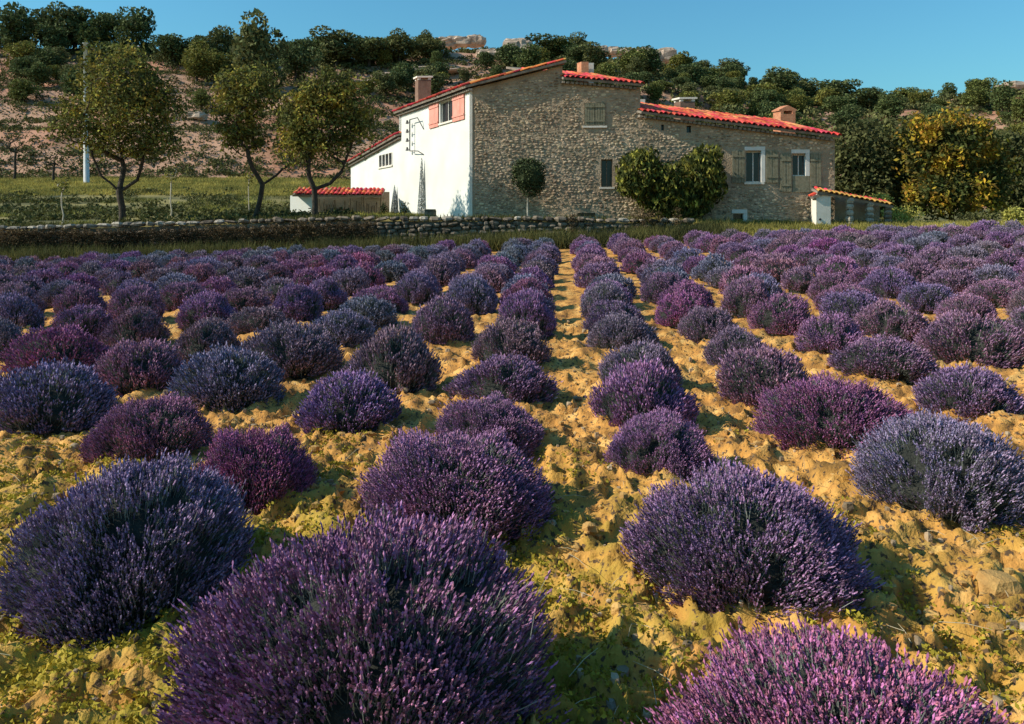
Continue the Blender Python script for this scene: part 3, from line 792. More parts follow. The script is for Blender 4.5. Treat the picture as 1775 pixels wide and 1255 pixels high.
def chimney(px, py0, py1, Y, w, d, m_, cap, label):
    a = at(px, py1, Y); b = at(px, py0, Y); g = Geo()
    ex = unit(D1) * w; ey = unit(D2) * d; o = a - ex * .5; o[2] -= 1.1
    H = b[2] - o[2]
    g.box(o, ex, ey, UP * (H - (.16 if cap else 0)))
    c = part('chimney', g, m_, house, label=label)
    if cap == 'slab':
        g = Geo(); q = o + UP * (H - .05) - ex * .12 - ey * .12; g.box(q, ex * 1.24, ey * 1.24, UP * .09)
        for fx, fy in ((0, 0), (.8, 0), (0, .8), (.8, .8)): g.box(o + UP * (H - .16) + ex * fx + ey * fy, ex * .2, ey * .2, UP * .11)
        part('chimney_cap', g, M['cream'], c)
    elif cap == 'tiles':
        g = Geo(); q = o + UP * (H - .16)
        for fx in (0, .8): g.box(q + ex * fx, ex * .2, ey, UP * .22)
        g.poly([q + UP * .22 - ex * .1, q + UP * .22 + ex * .5 + UP * .22, q + UP * .22 + ex * 1.1, q + UP * .16 + ex * 1.1, q + UP * .16 - ex * .1], ey)
        part('chimney_cap', g, M['brick'], c)
    return c
chimney(736, 133, 162, 44.5, .72, .5, M['chim'], 'slab', 'brown rendered chimney with flat slab on the tall roof')
chimney(1014, 107, 128, 39.5, .36, .4, M['brick'], None, 'slim red brick chimney on the middle roof')
chimney(1024, 109, 128, 39.9, .30, .4, M['cream'], None, 'slim white chimney beside the red one')
chimney(1192, 170, 196, 40.0, .72, .5, M['chim'], 'slab', 'tan chimney on the wing roof nearest the tall block')
chimney(1366, 192, 218, 39.5, .72, .5, M['brick'], 'tiles', 'orange brick chimney near the end of the wing')
chimney(1113, 172, 182, 39.5, .3, .3, M['cream'], None, 'small white stump beside the tall block')
# electricity bracket on the white side wall
g = Geo(); t0, z0 = hit(718, 262, D2); _, z1 = hit(718, 208, D2); t2, z2 = hit(735, 214, D2); t3, z3 = hit(735, 268, D2)
o3 = NS * .25
g.tube([sd(t0, z0) + o3, sd(t0, z1) + o3], .035, 6); g.tube([sd(t0, z1) + o3, sd(t0 - (t0 - t2) * .8, z1 - .02) + o3, sd(t2, z2 - .3) + NS * .02], .025, 5)
g.tube([sd(t0, z0) + o3, sd(t3 + .2, z0 - .1) + o3, sd(t3, z3) + NS * .02], .025, 5)
br = part('line_bracket', g, M['iron'], house)
for i in range(4):
    z = z0 + (z1 - z0) * (.06 + .29 * i); g = Geo()
    g.tube([sd(t0, z) + o3, sd(t0 + .35, z) + o3], .02, 5); g.tube([sd(t0 + .35, z - .06) + o3, sd(t0 + .35, z + .04) + o3, sd(t0 + .35, z + .14) + o3], [.09, .07, .03], 7)
    part('insulator', g, M['ceramic'], br)

# ------------------------------------------------------------------ dry stone retaining wall
def zwall(px):
    u = U(px); Y = 33.4; return EYE + (HY - np.interp(px, XS, [398, 398, 389, 381, 382, 386, 389, 391, 392])) / F * 34.0
wl = empty('retaining_wall', (U(500) * 33.4, 33.4, .5), 'long overgrown dry stone retaining wall between lavender field and farmhouse', 'stone wall')
x0, x1 = U(-60) * 33.4, U(1190) * 33.4
g = Geo(); xs = np.linspace(x0, x1, 60)
zt = np.array([zwall(x / 33.4 * F + CX) for x in xs]) - .06; zb = land(xs, np.full_like(xs, 33.1)) - .4
for i in range(59):
    a, b = xs[i], xs[i + 1]
    g.poly([(a, 33.46, zb[i]), (b, 33.46, zb[i + 1]), (b, 33.50, zt[i + 1]), (a, 33.50, zt[i])], (0, .45, 0))
part('wall_core', g, M['wstone'], wl, label='earth and rubble core behind the face stones')
rr = np.random.default_rng(12)
sv = []
for i in range(8):
    V, T = rock(rr, 7, 4, .17); gg = Geo(); gg.add(V * .5, T); sv.append((V * .5, T, gg.mesh('stone', M['wstone']), gg.mesh('stone', M['capstone'])))
stones = []
x = x0
z = None
for row in range(7):
    x = x0 + rr.uniform(0, .2)
    while x < x1:
        w = rr.uniform(.22, .55); px = x / 33.4 * F + CX; top = zwall(px); bot = gz(x, 33.1)
        hh = .165; zc = bot + hh * (row + .5) + rr.uniform(-.035, .035)
        if zc + hh * .6 < top: stones.append((x + w / 2, 33.44 + rr.uniform(-.03, .03), zc, w * .98, .3, hh * rr.uniform(.85, 1.35), 0))
        x += w
x = x0
while x < x1:      # coping stones
    w = rr.uniform(.28, .62); px = x / 33.4 * F + CX; h_ = rr.uniform(.13, .24)
    pale = px < 340 or rr.uniform() < .25
    stones.append((x + w / 2, 33.52 + rr.uniform(-.05, .05), zwall(px) + h_ * .3, w * 1.0, .5, h_, 1 if pale else 0)); x += w
stones.sort(key=lambda s: -(s[3] * s[5] + (5 if s[6] else 0)))
gs = Geo()
for i, (x, y, z, w, d, h_, pale) in enumerate(stones):
    V, T, me, mp = sv[i % 8]
    if i < 290:
        o = link('stone', mp if pale else me, wl, Vector((x, y, z)) - wl.location); o.color = (*[rr.uniform(.45, 1.3)] * 3, 1); o.scale = (w, d, h_); o.rotation_euler = (rr.normal(0, .12), rr.normal(0, .13), rr.normal(0, .15))
    else: gs.add(np.array([x, y, z]) + V * np.array([w, d, h_]), T)
part('small_stones', gs, M['wstone'], wl, kind='stuff')

# ------------------------------------------------------------------ trees
def grow(base, fork_pts, lobes, n, seed, r_tip=.012, r_max=.25, seg=.35, expo=2.1, shell=.35):
    """trunk + limb polylines, then twigs that reach towards points in the crown; returns (Geo trunk, tip points)"""
    r = np.random.default_rng(seed)
    P = []; par = []
    def add(p, q): P.append(np.array(p, float)); par.append(q); return len(P) - 1
    ends = {}
    for key, parent_key, pts in fork_pts:
        q = ends.get(parent_key, -1)
        for p in pts:
            p = np.array(p, float)
            if q >= 0:
                a = P[q]; k = max(1, int(np.linalg.norm(p - a) / seg))
                for i in range(1, k + 1): q = add(a + (p - a) * i / k + (r.normal(0, .025, 3) if i < k else 0), q)
            else: q = add(p, -1)
        ends[key] = q
    start = ends[fork_pts[0][0]]
    targets = in_lobes(n, lobes, r, shell)
    A = np.array(P); targets = targets[np.argsort(np.linalg.norm(targets - A[start], axis=1))]
    tips = []
    for t in targets:
        A = np.array(P); d = np.linalg.norm(A - t, axis=1) + .5 * np.maximum(0, A[:, 2] - t[2]); d[:start] += 50
        q = int(np.argmin(d)); a = P[q].copy(); dist = np.linalg.norm(t - a); k = max(1, int(dist / seg))
        for i in range(1, k + 1):
            f = i / k; p = a + (t - a) * f + np.array([0, 0, .10 * dist * math.sin(math.pi * f)]) + (r.normal(0, .03, 3) if i < k else 0)
            q = add(p, q)
        tips.append(t)
    nP = len(P); load = np.zeros(nP); ch = [0] * nP
    for i in range(nP - 1, 0, -1):
        if load[i] == 0: load[i] = r_tip ** expo
        if par[i] >= 0: load[par[i]] += load[i]; ch[par[i]] += 1
    rad = np.minimum(load ** (1 / expo), r_max)
    g = Geo(); done = set()
    bestchild = {}
    for i in range(nP):
        q = par[i]
        if q >= 0 and (q not in bestchild or rad[i] > rad[bestchild[q]]): bestchild[q] = i
    for i in range(nP):
        if par[i] < 0 or bestchild[par[i]] != i:
            ch_ = [i]
            while ch_[-1] in bestchild: ch_.append(bestchild[ch_[-1]])
            pts = [P[k] for k in ch_]; rd = [rad[k] for k in ch_]
            if par[i] >= 0: pts = [P[par[i]]] + pts; rd = [rad[i]] + rd
            if len(pts) > 1:
                if par[i] < 0: rd[0] *= 1.35
                g.tube(pts, rd, 7 if rd[0] > .05 else 4, cap=False)
    return g, np.array(tips)
def crown_leaves(tips, per, spread, size, r, up=.2):
    P = np.repeat(tips, per, axis=0) + r.normal(0, 1, (len(tips) * per, 3)) * np.array([spread, spread, spread * .8])
    g = Geo(); leaves(g, P, size, 0, r, up); return g

def orchard(name, base_px, base_py, Y, limbs_px, lobes_px, n, seed, label, r_max, leaf='leaf_orch', per=34, spread=.24, size=.13, bark='bark', cat='tree', group=None, depth=.8, r_tip=.014):
    b = at(base_px, base_py, Y); b[2] = gz(b[0], Y) - .05
    root = empty(name, b, label, cat, group)
    rr_ = np.random.default_rng(seed)
    fp = []
    for key, pk, pts in limbs_px:
        fp.append((key, pk, [at(px, py, Y + dy) for (px, py, dy) in pts]))
    fp[0] = (fp[0][0], fp[0][1], [b] + fp[0][2])
    lobes = []
    for (px, py, rx, ry, dy) in lobes_px:
        c = at(px, py, Y + dy); k = Y / F; lobes.append((c[0], c[1], c[2], rx * k, rx * k * depth, ry * k))
    g, tips = grow(b, fp, lobes, n, seed, r_max=r_max, r_tip=r_tip)
    part('trunk', g, M[bark], root)
    part('crown', crown_leaves(tips, per, spread, size, rr_), M[leaf], root)
    return root
orchard('orchard_tree', 213, 390, 35.0, [('t', None, [(212, 360, 0), (207, 332, 0)]), ('l', 't', [(175, 305, -.2), (160, 270, -.3), (152, 215, -.3)]), ('m', 't', [(215, 290, .4), (205, 240, .8)]),
        ('r', 't', [(238, 312, .2), (247, 280, .2), (262, 215, .4)])],
        [(205, 190, 85, 95, 0), (126, 205, 36, 46, -.3), (270, 200, 48, 70, .4), (200, 115, 62, 42, .2), (285, 255, 38, 28, 0), (118, 240, 26, 22, 0)], 420, 31,
        'largest broad orchard tree with forked dark trunk on the terrace, left of the others', .36, per=30, size=.17, spread=.24)
orchard('orchard_tree', 440, 382, 36.0, [('t', None, [(450, 350, 0), (455, 320, 0)]), ('l', 't', [(437, 290, -.2), (428, 255, -.3), (415, 190, -.2)]), ('r', 't', [(480, 303, .2), (500, 285, .2), (512, 240, .3)])],
        [(410, 190, 42, 62, -.2), (445, 165, 42, 50, 0), (425, 235, 35, 40, 0), (500, 225, 32, 45, .2), (395, 140, 20, 25, 0)], 260, 32,
        'middle orchard tree with slender leaning trunk forking low', .24, per=30, size=.165, spread=.22)
orchard('orchard_tree', 546, 380, 34.6, [('t', None, [(546, 350, 0), (545, 328, 0)]), ('l', 't', [(536, 306, -.2), (534, 285, -.2), (548, 230, 0)]), ('r', 't', [(572, 318, .2), (592, 298, .2), (612, 240, .2)])],
        [(560, 210, 70, 70, 0), (520, 245, 38, 45, -.2), (610, 205, 42, 55, .2), (570, 155, 50, 32, 0), (635, 235, 18, 30, 0), (505, 200, 25, 30, 0)], 360, 33,
        'right-hand orchard tree with golden crown, nearest the white shed', .26, per=32, size=.165, spread=.24, depth=.42)
# thin saplings
for (px, by, ty, Y, lab) in ((432, 372, 305, 40, 'slim sapling just left of the middle orchard tree'), (297, 378, 300, 41, 'slim bare sapling between the first two orchard trees'), (108, 392, 322, 36, 'slim sapling left of the largest orchard tree')):
    orchard('sapling', px, by, Y, [('t', None, [(px - 1, (by + ty) / 2, 0), (px, ty + 8, 0)])], [(px, ty, 10, 14, 0)], 16, int(px), lab, .05, per=10, spread=.12, size=.12, bark='bark_pale')
# clipped ball tree before the stone wall
b = at(915, 384, 34.8); b[2] = gz(b[0], 34.8)
rt = empty('ball_tree', b, 'small round clipped tree on a thin pale stem before the stone facade', 'tree')
g = Geo(); g.tube([b, at(914.5, 360, 34.8), at(915, 335, 34.8)], [.05, .04, .035], 6); part('trunk', g, M['bark_pale'], rt)
r_ = np.random.default_rng(3); c = at(917, 304, 34.8); k = 34.8 / F
P = in_lobes(5200, [(c[0], c[1], c[2], 27 * k, 27 * k, 31 * k), (c[0] + .1, c[1], c[2] - .35, 24 * k, 22 * k, 26 * k), (c[0] - .25, c[1], c[2] + .25, 22 * k, 22 * k, 20 * k), (c[0] + .38, c[1], c[2] + .22, 16 * k, 16 * k, 18 * k), (c[0] - .45, c[1], c[2] - .15, 14 * k, 14 * k, 16 * k)], r_, .72)
g = Geo(); leaves(g, P, .10, 0, r_); 
V, T = rock(r_, 10, 8, .04); g.add(c + V * 24 * k * .9, T); part('crown', g, M['leaf_ball'], rt)
# large fig bush against the facade
b = at(1160, 388, 34.9); b[2] = gz(b[0], 34.9)
rt = empty('fig_bush', b, 'large two-lobed leafy bush with yellow-green tips against the stone facade', 'bush')
r_ = np.random.default_rng(4); k = 34.9 / F; lob = []
for (px, py, rx, ry) in ((1108, 303, 42, 44), (1118, 276, 26, 22), (1138, 335, 40, 36), (1212, 308, 46, 46), (1228, 278, 26, 30), (1240, 318, 22, 34), (1196, 345, 42, 38), (1158, 318, 36, 38), (1160, 345, 40, 32), (1092, 318, 26, 24), (1206, 266, 12, 12), (1176, 362, 34, 24), (1243, 262, 9, 14)):
    c = at(px, py, 34.7 + random.uniform(-.3, .3)); lob.append((c[0], c[1], c[2], rx * k, rx * k * .85, ry * k))
g = Geo()
for i in range(9):
    th = i * .7; c = lob[i % len(lob)]
    g.tube([b + np.array([math.cos(th) * .25, math.sin(th) * .2, -.1]), b + (np.array(c[:3]) - b) * .5 + np.array([0, 0, .1]), np.array(c[:3])], [.06, .045, .02], 5)
part('branches', g, M['bark'], rt)
g = Geo(); P = in_lobes(9500, lob, r_, .55); P = P[P[:, 2] > b[2] + .05]; leaves(g, P, .27, 0, r_, up=1.6, aspect=.38); part('leaves', g, M['leaf_bush'], rt)

# golden tree and dark trees right of the wing
orchard('golden_tree', 1650, 388, 44, [('t', None, [(1650, 350, 0)]), ('l', 't', [(1610, 300, -.5)]), ('r', 't', [(1690, 290, .5)])],
        [(1640, 255, 62, 52, 0), (1702, 285, 40, 56, 0), (1592, 232, 36, 24, 0), (1650, 335, 66, 40, -.5), (1598, 290, 28, 40, 0), (1668, 222, 34, 20, 0), (1722, 330, 26, 40, 0)], 380, 41,
        'broad golden autumn tree at the right of the farmhouse', .3, leaf='leaf_gold', per=42, spread=.38, size=.26)
for i, (px, py, rx, ry, Y, lab) in enumerate(((1490, 300, 52, 85, 46, 'dark bushy tree touching the right end of the wing'), (1548, 290, 48, 78, 48, 'dark bushy tree between the wing and the golden tree'),
                                  (1752, 300, 36, 70, 52, 'dark tree at the right edge behind the golden tree'))):
    orchard('dark_tree', px, 392, Y, [('t', None, [(px, 350, 0)])], [(px, py, rx, ry, 0), (px + 12, py + 40, rx * .9, ry * .6, 0), (px - 10, py - 20, rx * .7, ry * .6, 0)], 200, 50 + i, lab, .3, leaf='scrub', per=48, spread=.42, size=.30)

# ------------------------------------------------------------------ small buildings and things beside the house
# left shed
sh = empty('tiled_shed', (*at(580, 378, 42)[:2], 1.7), 'low white shed with red tiles left of the farmhouse, sticks along its front', 'shed')
a = at(503, 380, 42.0); a[2] = 1.7; b = at(545, 380, 41.2); b[2] = 1.7; c = at(660, 380, 42.5); c[2] = 1.7
g = Geo(); H = 1.45
g.poly([a, b, b + UP * H, a + UP * H], (.1, .25, 0)); part('end_wall', g, M['plaster'], sh)
g = Geo(); g.poly([b, c, c + UP * (H - .1), b + UP * (H - .1)], (-.1, .2, 0)); part('front_wall', g, M['mortar'], sh)
g = Geo(); g.poly([a + (.1, 2.4, 0), c + (.1, 2.2, 0), c + (.1, 2.2, 1.75), a + (.1, 2.4, 1.75)], (0, .2, 0)); part('rear_wall', g, M['mortar'], sh)
g = Geo(); dd = (c - b)
for i in range(26):
    f = (i + random.uniform(.1, .8)) / 26; p = b + dd * f + np.array([0, -.12 - random.uniform(0, .12), 0]); h_ = random.uniform(.8, 1.4)
    g.tube([p, p + np.array([random.uniform(-.08, .08), 0, h_])], .022, 4)
part('stakes', g, M['wood'], sh)
roof('roof', b + UP * (H + .02) + np.array([-1.1, -.15, 0]), c + UP * (H + .02) + np.array([.12, -.22, 0]), np.array([-.2, 2.2, .45]), 6, M['tile'], tile_me, sh, seed=8, under=False)
# right lean-to with pale pillar
lt = empty('open_shelter', (*at(1480, 388, 34.4)[:2], 1.6), 'low open shelter with sloping red tile roof and cream end pillar', 'shelter')
p0 = at(1415, 392, 34.1); p0[2] = 1.25; p1 = at(1440, 392, 34.1); zt_ = at(1427, 333, 34.1)[2]
g = Geo(); w_ = p1[0] - p0[0]
g.poly([p0, p0 + (w_, 0, 0), p0 + (w_, 0, zt_ - 1.25 - .12), p0 + (w_ * .5, 0, zt_ - 1.25 + .08), p0 + (0, 0, zt_ - 1.25 - .15)], (.08, .8, 0)); part('end_pillar', g, M['cream'], lt)
g = Geo(); q = p0 + np.array([w_ * .25, -.004, .62]); g.tube([q + (0, .003, 0), q + (0, -.03, 0)], .05, 8); part('tap_plate', g, M['iron'], lt)
e1_ = at(1545, 357, 34.5); e0_ = at(1436, 334, 33.95)
g = Geo(); bq = np.array([e0_[0] + .25, 35.5, 1.25]); g.poly([bq, (e1_[0], 35.6, 1.25), (e1_[0], 35.6, e1_[2] + .1), (bq[0], 35.5, e0_[2])], (0, .2, 0)); part('rear_wall', g, M['mortar'], lt)
for f in (.36, .68, .97):
    p = e0_ + (e1_ - e0_) * f; g = Geo(); hz = p[2] - 1.5
    for j in range(5):
        V, T = rock(rr, 7, 4, .12); g.add(np.array([p[0], p[1] + .15, 1.5 + hz * (j + .5) / 5]) + V * np.array([.17, .17, hz / 10 * 1.1]), T)
    part('post', g, M['capstone'] if f < .9 else M['wstone'], lt)
roof('roof', e0_ + np.array([-.45, 0, .06]), e1_ + np.array([.1, 0, 0]), np.array([.08, .9, .17]), 2, M['tile'], tile_old_me, lt, seed=9, under=False)
roof('roof_end', e0_ + np.array([-.62, .1, -.16]), e0_ + np.array([-.62 + .1, .75, -.16]), np.array([.5, -.05, .22]), 1, M['tile'], tile_me, lt, seed=10, under=False)

def clump(name, px, py, rx, ry, Y, m_, label, cat, n=700, size=.12, up=.5, seed=0, aspect=.5):
    c = at(px, py, Y); k = Y / F; b = c.copy(); b[2] = gz(c[0], Y); rt = empty(name, b, label, cat)
    r_ = np.random.default_rng(seed + 77); lob = []
    for i in range(6): lob.append((c[0] + r_.uniform(-.5, .5) * rx * k, c[1] + r_.uniform(-.4, .4) * rx * k, c[2] + r_.uniform(-.4, .4) * ry * k, rx * k * .6, rx * k * .5, ry * k * .6))
    g = Geo()
    for l in lob: g.tube([b, (b + np.array(l[:3])) / 2 + np.array([0, 0, .05]), np.array(l[:3])], [.03, .02, .01], 4)
    part('stems', g, M['bark'], rt)
    g = Geo(); P = in_lobes(n, lob, r_, .4); P[:, 2] = np.maximum(P[:, 2], b[2] + .03); leaves(g, P, size, 0, r_, up, aspect); part('leaves', g, M[m_], rt)
    return rt
clump('shrub', 1520, 348, 30, 16, 40.5, 'leaf_pale', 'pale yellow shrub rising behind the shelter roof', 'shrub', 800, .16, seed=1)
clump('shrub', 1565, 375, 32, 20, 39, 'leaf_pale', 'pale yellow shrub right of the open shelter', 'shrub', 900, .14, seed=2)
clump('shrub', 1758, 372, 22, 20, 38, 'leaf_pale', 'pale yellow round shrub at the right edge of the terrace', 'shrub', 700, .15, seed=3)
clump('shrub', 1700, 378, 40, 14, 40, 'scrub', 'low dark shrub under the golden tree', 'shrub', 700, .16, seed=4)
clump('potted_shrub', 701, 364, 10, 16, 40.5, 'leaf_ball', 'small dark plant before the white side wall, between two grey shadow cones', 'plant', 220, .11, seed=5)
clump('potted_shrub', 665, 362, 9, 18, 41.5, 'leaf_ball', 'small dark plant at the left foot of the white side wall', 'plant', 220, .11, seed=6)
for (px, ty, Y, rw, lab) in ((731, 272, C0[1] + hit(731, 0, D2)[0] - .38, 7.5, 'taller slim grey cone standing in for a tree shadow on the white side wall'), (684, 322, C0[1] + hit(684, 0, D2)[0] - .40, 7, 'shorter slim grey cone standing in for a tree shadow on the white side wall')):  # slim grey cones added in place of tree shadows on the plaster
    b = at(px, 378, Y); b[2] = gz(b[0], Y); t = at(px, ty, Y); rt = empty('shadow_cone', b, lab, 'tree')
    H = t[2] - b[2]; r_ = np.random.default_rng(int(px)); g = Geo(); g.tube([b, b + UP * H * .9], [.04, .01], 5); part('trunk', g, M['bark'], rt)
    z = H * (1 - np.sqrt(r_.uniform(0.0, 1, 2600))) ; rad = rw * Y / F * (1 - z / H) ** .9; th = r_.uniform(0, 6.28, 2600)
    P = b + np.stack([np.cos(th) * rad, np.sin(th) * rad, z + .05], -1); g = Geo(); leaves(g, P, .07, 0, r_, up=2); part('foliage', g, M['leaf_shadow_grey'], rt)
# barrel by the corner
b = at(746, 380, 37.0); b[2] = gz(b[0], 37.0); k = 37 / F
rt = empty('water_barrel', b, 'squat grey-brown barrel at the foot of the white wall', 'barrel')
g = Geo(); g.tube([b, b + UP * .15, b + UP * .3, b + UP * .42], [.24, .28, .28, .25], 14); part('body', g, M['wood'], rt)
g = Geo()
for z in (.1, .32): g.tube([b + UP * z, b + UP * (z + .03)], .287, 14, cap=False)
part('hoop', g, M['iron'], rt)
# low stone bench along the facade
b = at(985, 377, 35.3); b[2] = 1.86
rt = empty('stone_bench', b, 'low pale stone ledge along the foot of the facade', 'bench')
for i in range(5):
    a = at(935 + i * 23, 378, 35.2 + i * .12); a[2] = 1.78; g = Geo(); g.box(a, (.56, .12, 0), (-.05, .35, 0), (0, 0, .20 + .02 * (i % 2))); part('slab', g, M['cream'], rt)
# pole on the left slope
b = at(150, 316, 68); zb_ = gz(b[0], 68); b[2] = zb_ - .2; t = at(148, 74, 68)
rt = empty('utility_pole', b, 'tall pale concrete pole behind the largest orchard tree', 'pole')
g = Geo(); g.tube([b, (b + t) / 2, t], [.26, .20, .15], 8); part('shaft', g, M['concrete'], rt)
g = Geo(); g.box(t + np.array([-.22, -.1, -.1]), (.44, 0, 0), (0, .2, 0), (0, 0, .1)); part('cap', g, M['concrete'], rt)

# ------------------------------------------------------------------ hillside trees, rocks, scrub
def hill_variant(seed, tall=1.0):
    r = np.random.default_rng(seed); lob = []
    for i in range(9):
        th = r.uniform(0, 6.28); q = r.uniform(0, .30); z = r.uniform(.20, .84)
        lob.append((math.cos(th) * q, math.sin(th) * q, z, r.uniform(.15, .26), r.uniform(.15, .26), r.uniform(.10, .17)))
    lob.append((0, 0, .48, .27, .27, .30))
    g = Geo(); P = in_lobes(2600, lob, r, .65); leaves(g, P, .062, 0, r)
    V, T = rock(r, 8, 6, .2); g.add(np.array([0, 0, .55]) + V * np.array([.09, .09, .1]), T)
    t = Geo(); t.tube([(0, 0, -.08), (.01, 0, .15), (-.01, .01, .38)], [.035, .027, .018], 6, cap=False)
    for i in range(4):
        l = lob[i]; t.tube([(0, 0, .22), (l[0] * .5, l[1] * .5, .38), l[:3]], [.018, .013, .006], 4, cap=False)
    return g.mesh('crown', [M['leaf_dark']]), t.mesh('trunk', [M['bark']])
HV = [hill_variant(900 + i) for i in range(8)]
def hill_tree(x, y, h, w, label, group, tint, i=None):
    cr, tr = HV[random.randrange(8) if i is None else i]
    o = link('hill_tree', None, None, (x, y, gz(x, y) - .02 * h)); o.empty_display_size = .5
    for nm, me in (('crown', cr), ('trunk', tr)):
        c_ = link(nm, me, o); c_.color = (*tint, 1)
    o.scale = (w, w, h); o.rotation_euler = (0, 0, random.uniform(0, 6.28))
    tag(o, label, 'tree', group)
GR = 'oaks scattered over the rocky hillside'
def find_ground(px, py, y0=76, y1=170):
    """walk along a sight line until it meets the slope"""
    ys = np.linspace(y0, y1, 400); X = U(px) * ys; z = land(X, ys); s = EYE - (py - HY) / F * ys
    w_ = np.where(z >= s)[0]; i = w_[0] if len(w_) else 399
    return float(X[i]), float(ys[i])
SK = [(28, 95, 8, 70, 'dark oak at the far left of the skyline'), (80, 92, 2, 74, 'tall dark oak second from the left on the skyline'), (132, 92, 5, 70, 'dark oak on the skyline behind the concrete pole'),
      (185, 92, 12, 60, 'dark oak on the skyline right of the concrete pole'), (236, 96, 10, 62, 'dark oak with a narrow raised top on the left skyline'), (302, 112, 52, 66, 'round oak on the skyline dip above the first orchard tree'),
      (345, 116, 66, 46, 'small oak on the skyline between two larger ones'), (382, 114, 38, 58, 'pointed oak on the skyline left of the tallest tree'), (438, 172, 22, 96, 'tallest dark tree on the hillside, standing up above the skyline'),
      (512, 140, 66, 66, 'thin pale-gapped tree right of the tallest hillside tree'), (585, 118, 48, 76, 'broad dark oak on the skyline above the third orchard tree'), (640, 116, 56, 70, 'dark oak on the skyline right of the broad one'),
      (692, 112, 52, 70, 'dark oak on the skyline above the golden orchard crown'), (745, 104, 60, 64, 'dark oak on the skyline above the brown chimney'), (955, 108, 66, 86, 'broad low oak on the skyline above the gable peak'),
      (1265, 140, 100, 60, 'round oak on the skyline above the long wing'), (1342, 172, 118, 66, 'rounded oak where the skyline steps down'), (1395, 182, 133, 62, 'rounded oak right of the skyline step'),
      (1448, 192, 134, 74, 'broad rounded oak at the right of the skyline above the wing end'), (1500, 196, 146, 60, 'oak at the lowest dip of the skyline')]
for i, (px, by, ty, w, lab) in enumerate(SK):
    x, y = find_ground(px, by); sc_ = y / F
    hill_tree(x, y, max(3.2, (by - ty) * sc_ * 1.15), w * sc_ * 1.45, lab, GR, random.choice([(.8, .9, .9), (1, 1, 1), (.7, .85, .85)]), i % 8)
REG = [('', -.66, -.05, .82, 1.0, 64), ('dark oak in the dense wood filling the slope above the long wing', .06, .36, .10, 1.0, 120),
       ('dark oak in the wood on the far right slope', .36, .68, .06, 1.0, 66), ('', -.62, -.12, .25, .80, 24), ('oak on the terraced slope just behind the farmhouse roofs', -.18, .10, .30, .85, 26)]
placed = []
HT = []
for (lab, u0, u1, t0, t1, n) in REG:
    k = 0; tries = 0
    while k < n and tries < 4000:
        tries += 1
        u = random.uniform(u0, u1); yr = float(ridge_dist(np.array(u))); y = 76 + (yr - 76) * random.uniform(t0, t1); x = u * y
        if any((x - a) ** 2 + (y - b) ** 2 < (3.1 if u > .05 else 3.6) ** 2 for a, b in placed): continue
        placed.append((x, y)); k += 1
        h = random.choice([random.uniform(2.2, 3.6), random.uniform(3.4, 6.0)]); tint = random.choice([(.8, .95, .85), (1, 1, 1), (1.25, 1.15, .7), (.7, .85, .85), (1.0, 1.05, .75)])
        HT.append((x, y, h, tint))

RKP = [(787, 34), (832, 26), (900, 34), (1048, 30), (1104, 30), (1140, 34), (1745, 42)]
HT = [h for h in HT if not any(abs(h[0] / h[1] * F + CX - p) < w and h[1] > 76 + .72 * (float(ridge_dist(np.array(h[0] / h[1]))) - 76) for p, w in RKP)]
LMK = [(-600, 'behind the largest orchard tree'), (330, 'above the middle orchard tree'), (480, 'above the golden orchard crown'), (660, 'above the brown chimney'), (800, 'above the gable slope'), (980, 'above the middle roof'),
       (1115, 'above the pale wing chimney'), (1230, 'above the big fig bush'), (1300, 'above the orange brick chimney'), (1400, 'above the wing end'), (1470, 'above the dark bushy trees'), (1580, 'above the golden tree'), (1720, 'by the right edge')]
TN = {.8: 'dark green', 1: 'green', 1.25: 'olive', .7: 'blue-green', 1.0: 'green'}
bins = {}
for (x, y, h, tint) in HT:
    px = x / y * F + CX; yr = float(ridge_dist(np.array(x / y))); t = (y - 76) / (yr - 76)
    band = 'low on the hillside' if t < .4 else ('halfway up the hillside' if t < .75 else 'near the ridge top')
    lm = [n for p, n in LMK if px >= p][-1]
    bins.setdefault((TN[tint[0]], band, lm), []).append((px, x, y, h, tint))
for (tn, band, lm), ls in bins.items():
    ls.sort()
    for i, (px, x, y, h, tint) in enumerate(ls):
        o_ = '' if len(ls) == 1 else (('left-hand ', 'right-hand ')[i] if len(ls) == 2 else ['leftmost ', 'second from left ', 'third from left ', 'fourth from left ', 'fifth from left ', 'sixth from left ', 'seventh from left ', 'eighth from left ', 'ninth from left ', 'tenth from left ', 'eleventh from left ', 'twelfth from left ', 'thirteenth from left ', 'fourteenth from left '][min(i, 13)])
        hill_tree(x, y, h, h * random.uniform(1.0, 1.4), f'{o_}{tn} oak {band} {lm}', GR, tint)

# boulders and rock outcrops
RK = [(787, 72, 26, 12, 'flat-topped pale rock on the skyline, leftmost above the gable'), (832, 70, 18, 12, 'small pale rock on the skyline right of the flat-topped one'), (900, 84, 24, 22, 'tallest pale pink rock on the skyline above the gable'),
      (855, 92, 22, 10, 'low slanted pale rock just under the skyline'), (1048, 88, 22, 10, 'low pale rock on the skyline above the middle roof'), (1104, 92, 22, 12, 'pale rock on the skyline above the roof step'), (1140, 96, 26, 16, 'broad pale rock right of the others on the skyline'),
      (253, 88, 20, 12, 'rounded pale boulder under the left skyline'), (1745, 150, 34, 10, 'long pale rock patch on the far right ridge'), (70, 98, 14, 9, 'small pale rock under the far left skyline trees'),
      (345, 200, 14, 8, 'small pale rock on the slope between the first two orchard trees'), (680, 132, 30, 8, 'flat pale rock ledge above the brown chimney'), (745, 122, 40, 7, 'long thin pale rock ledge near the skyline'), (640, 142, 26, 6, 'low pale rock ledge above the golden orchard crown'),
      (1250, 205, 14, 7, 'small pale rock among the oaks above the wing'), (1306, 178, 12, 7, 'tiny pale rock patch among oaks above the wing windows')]
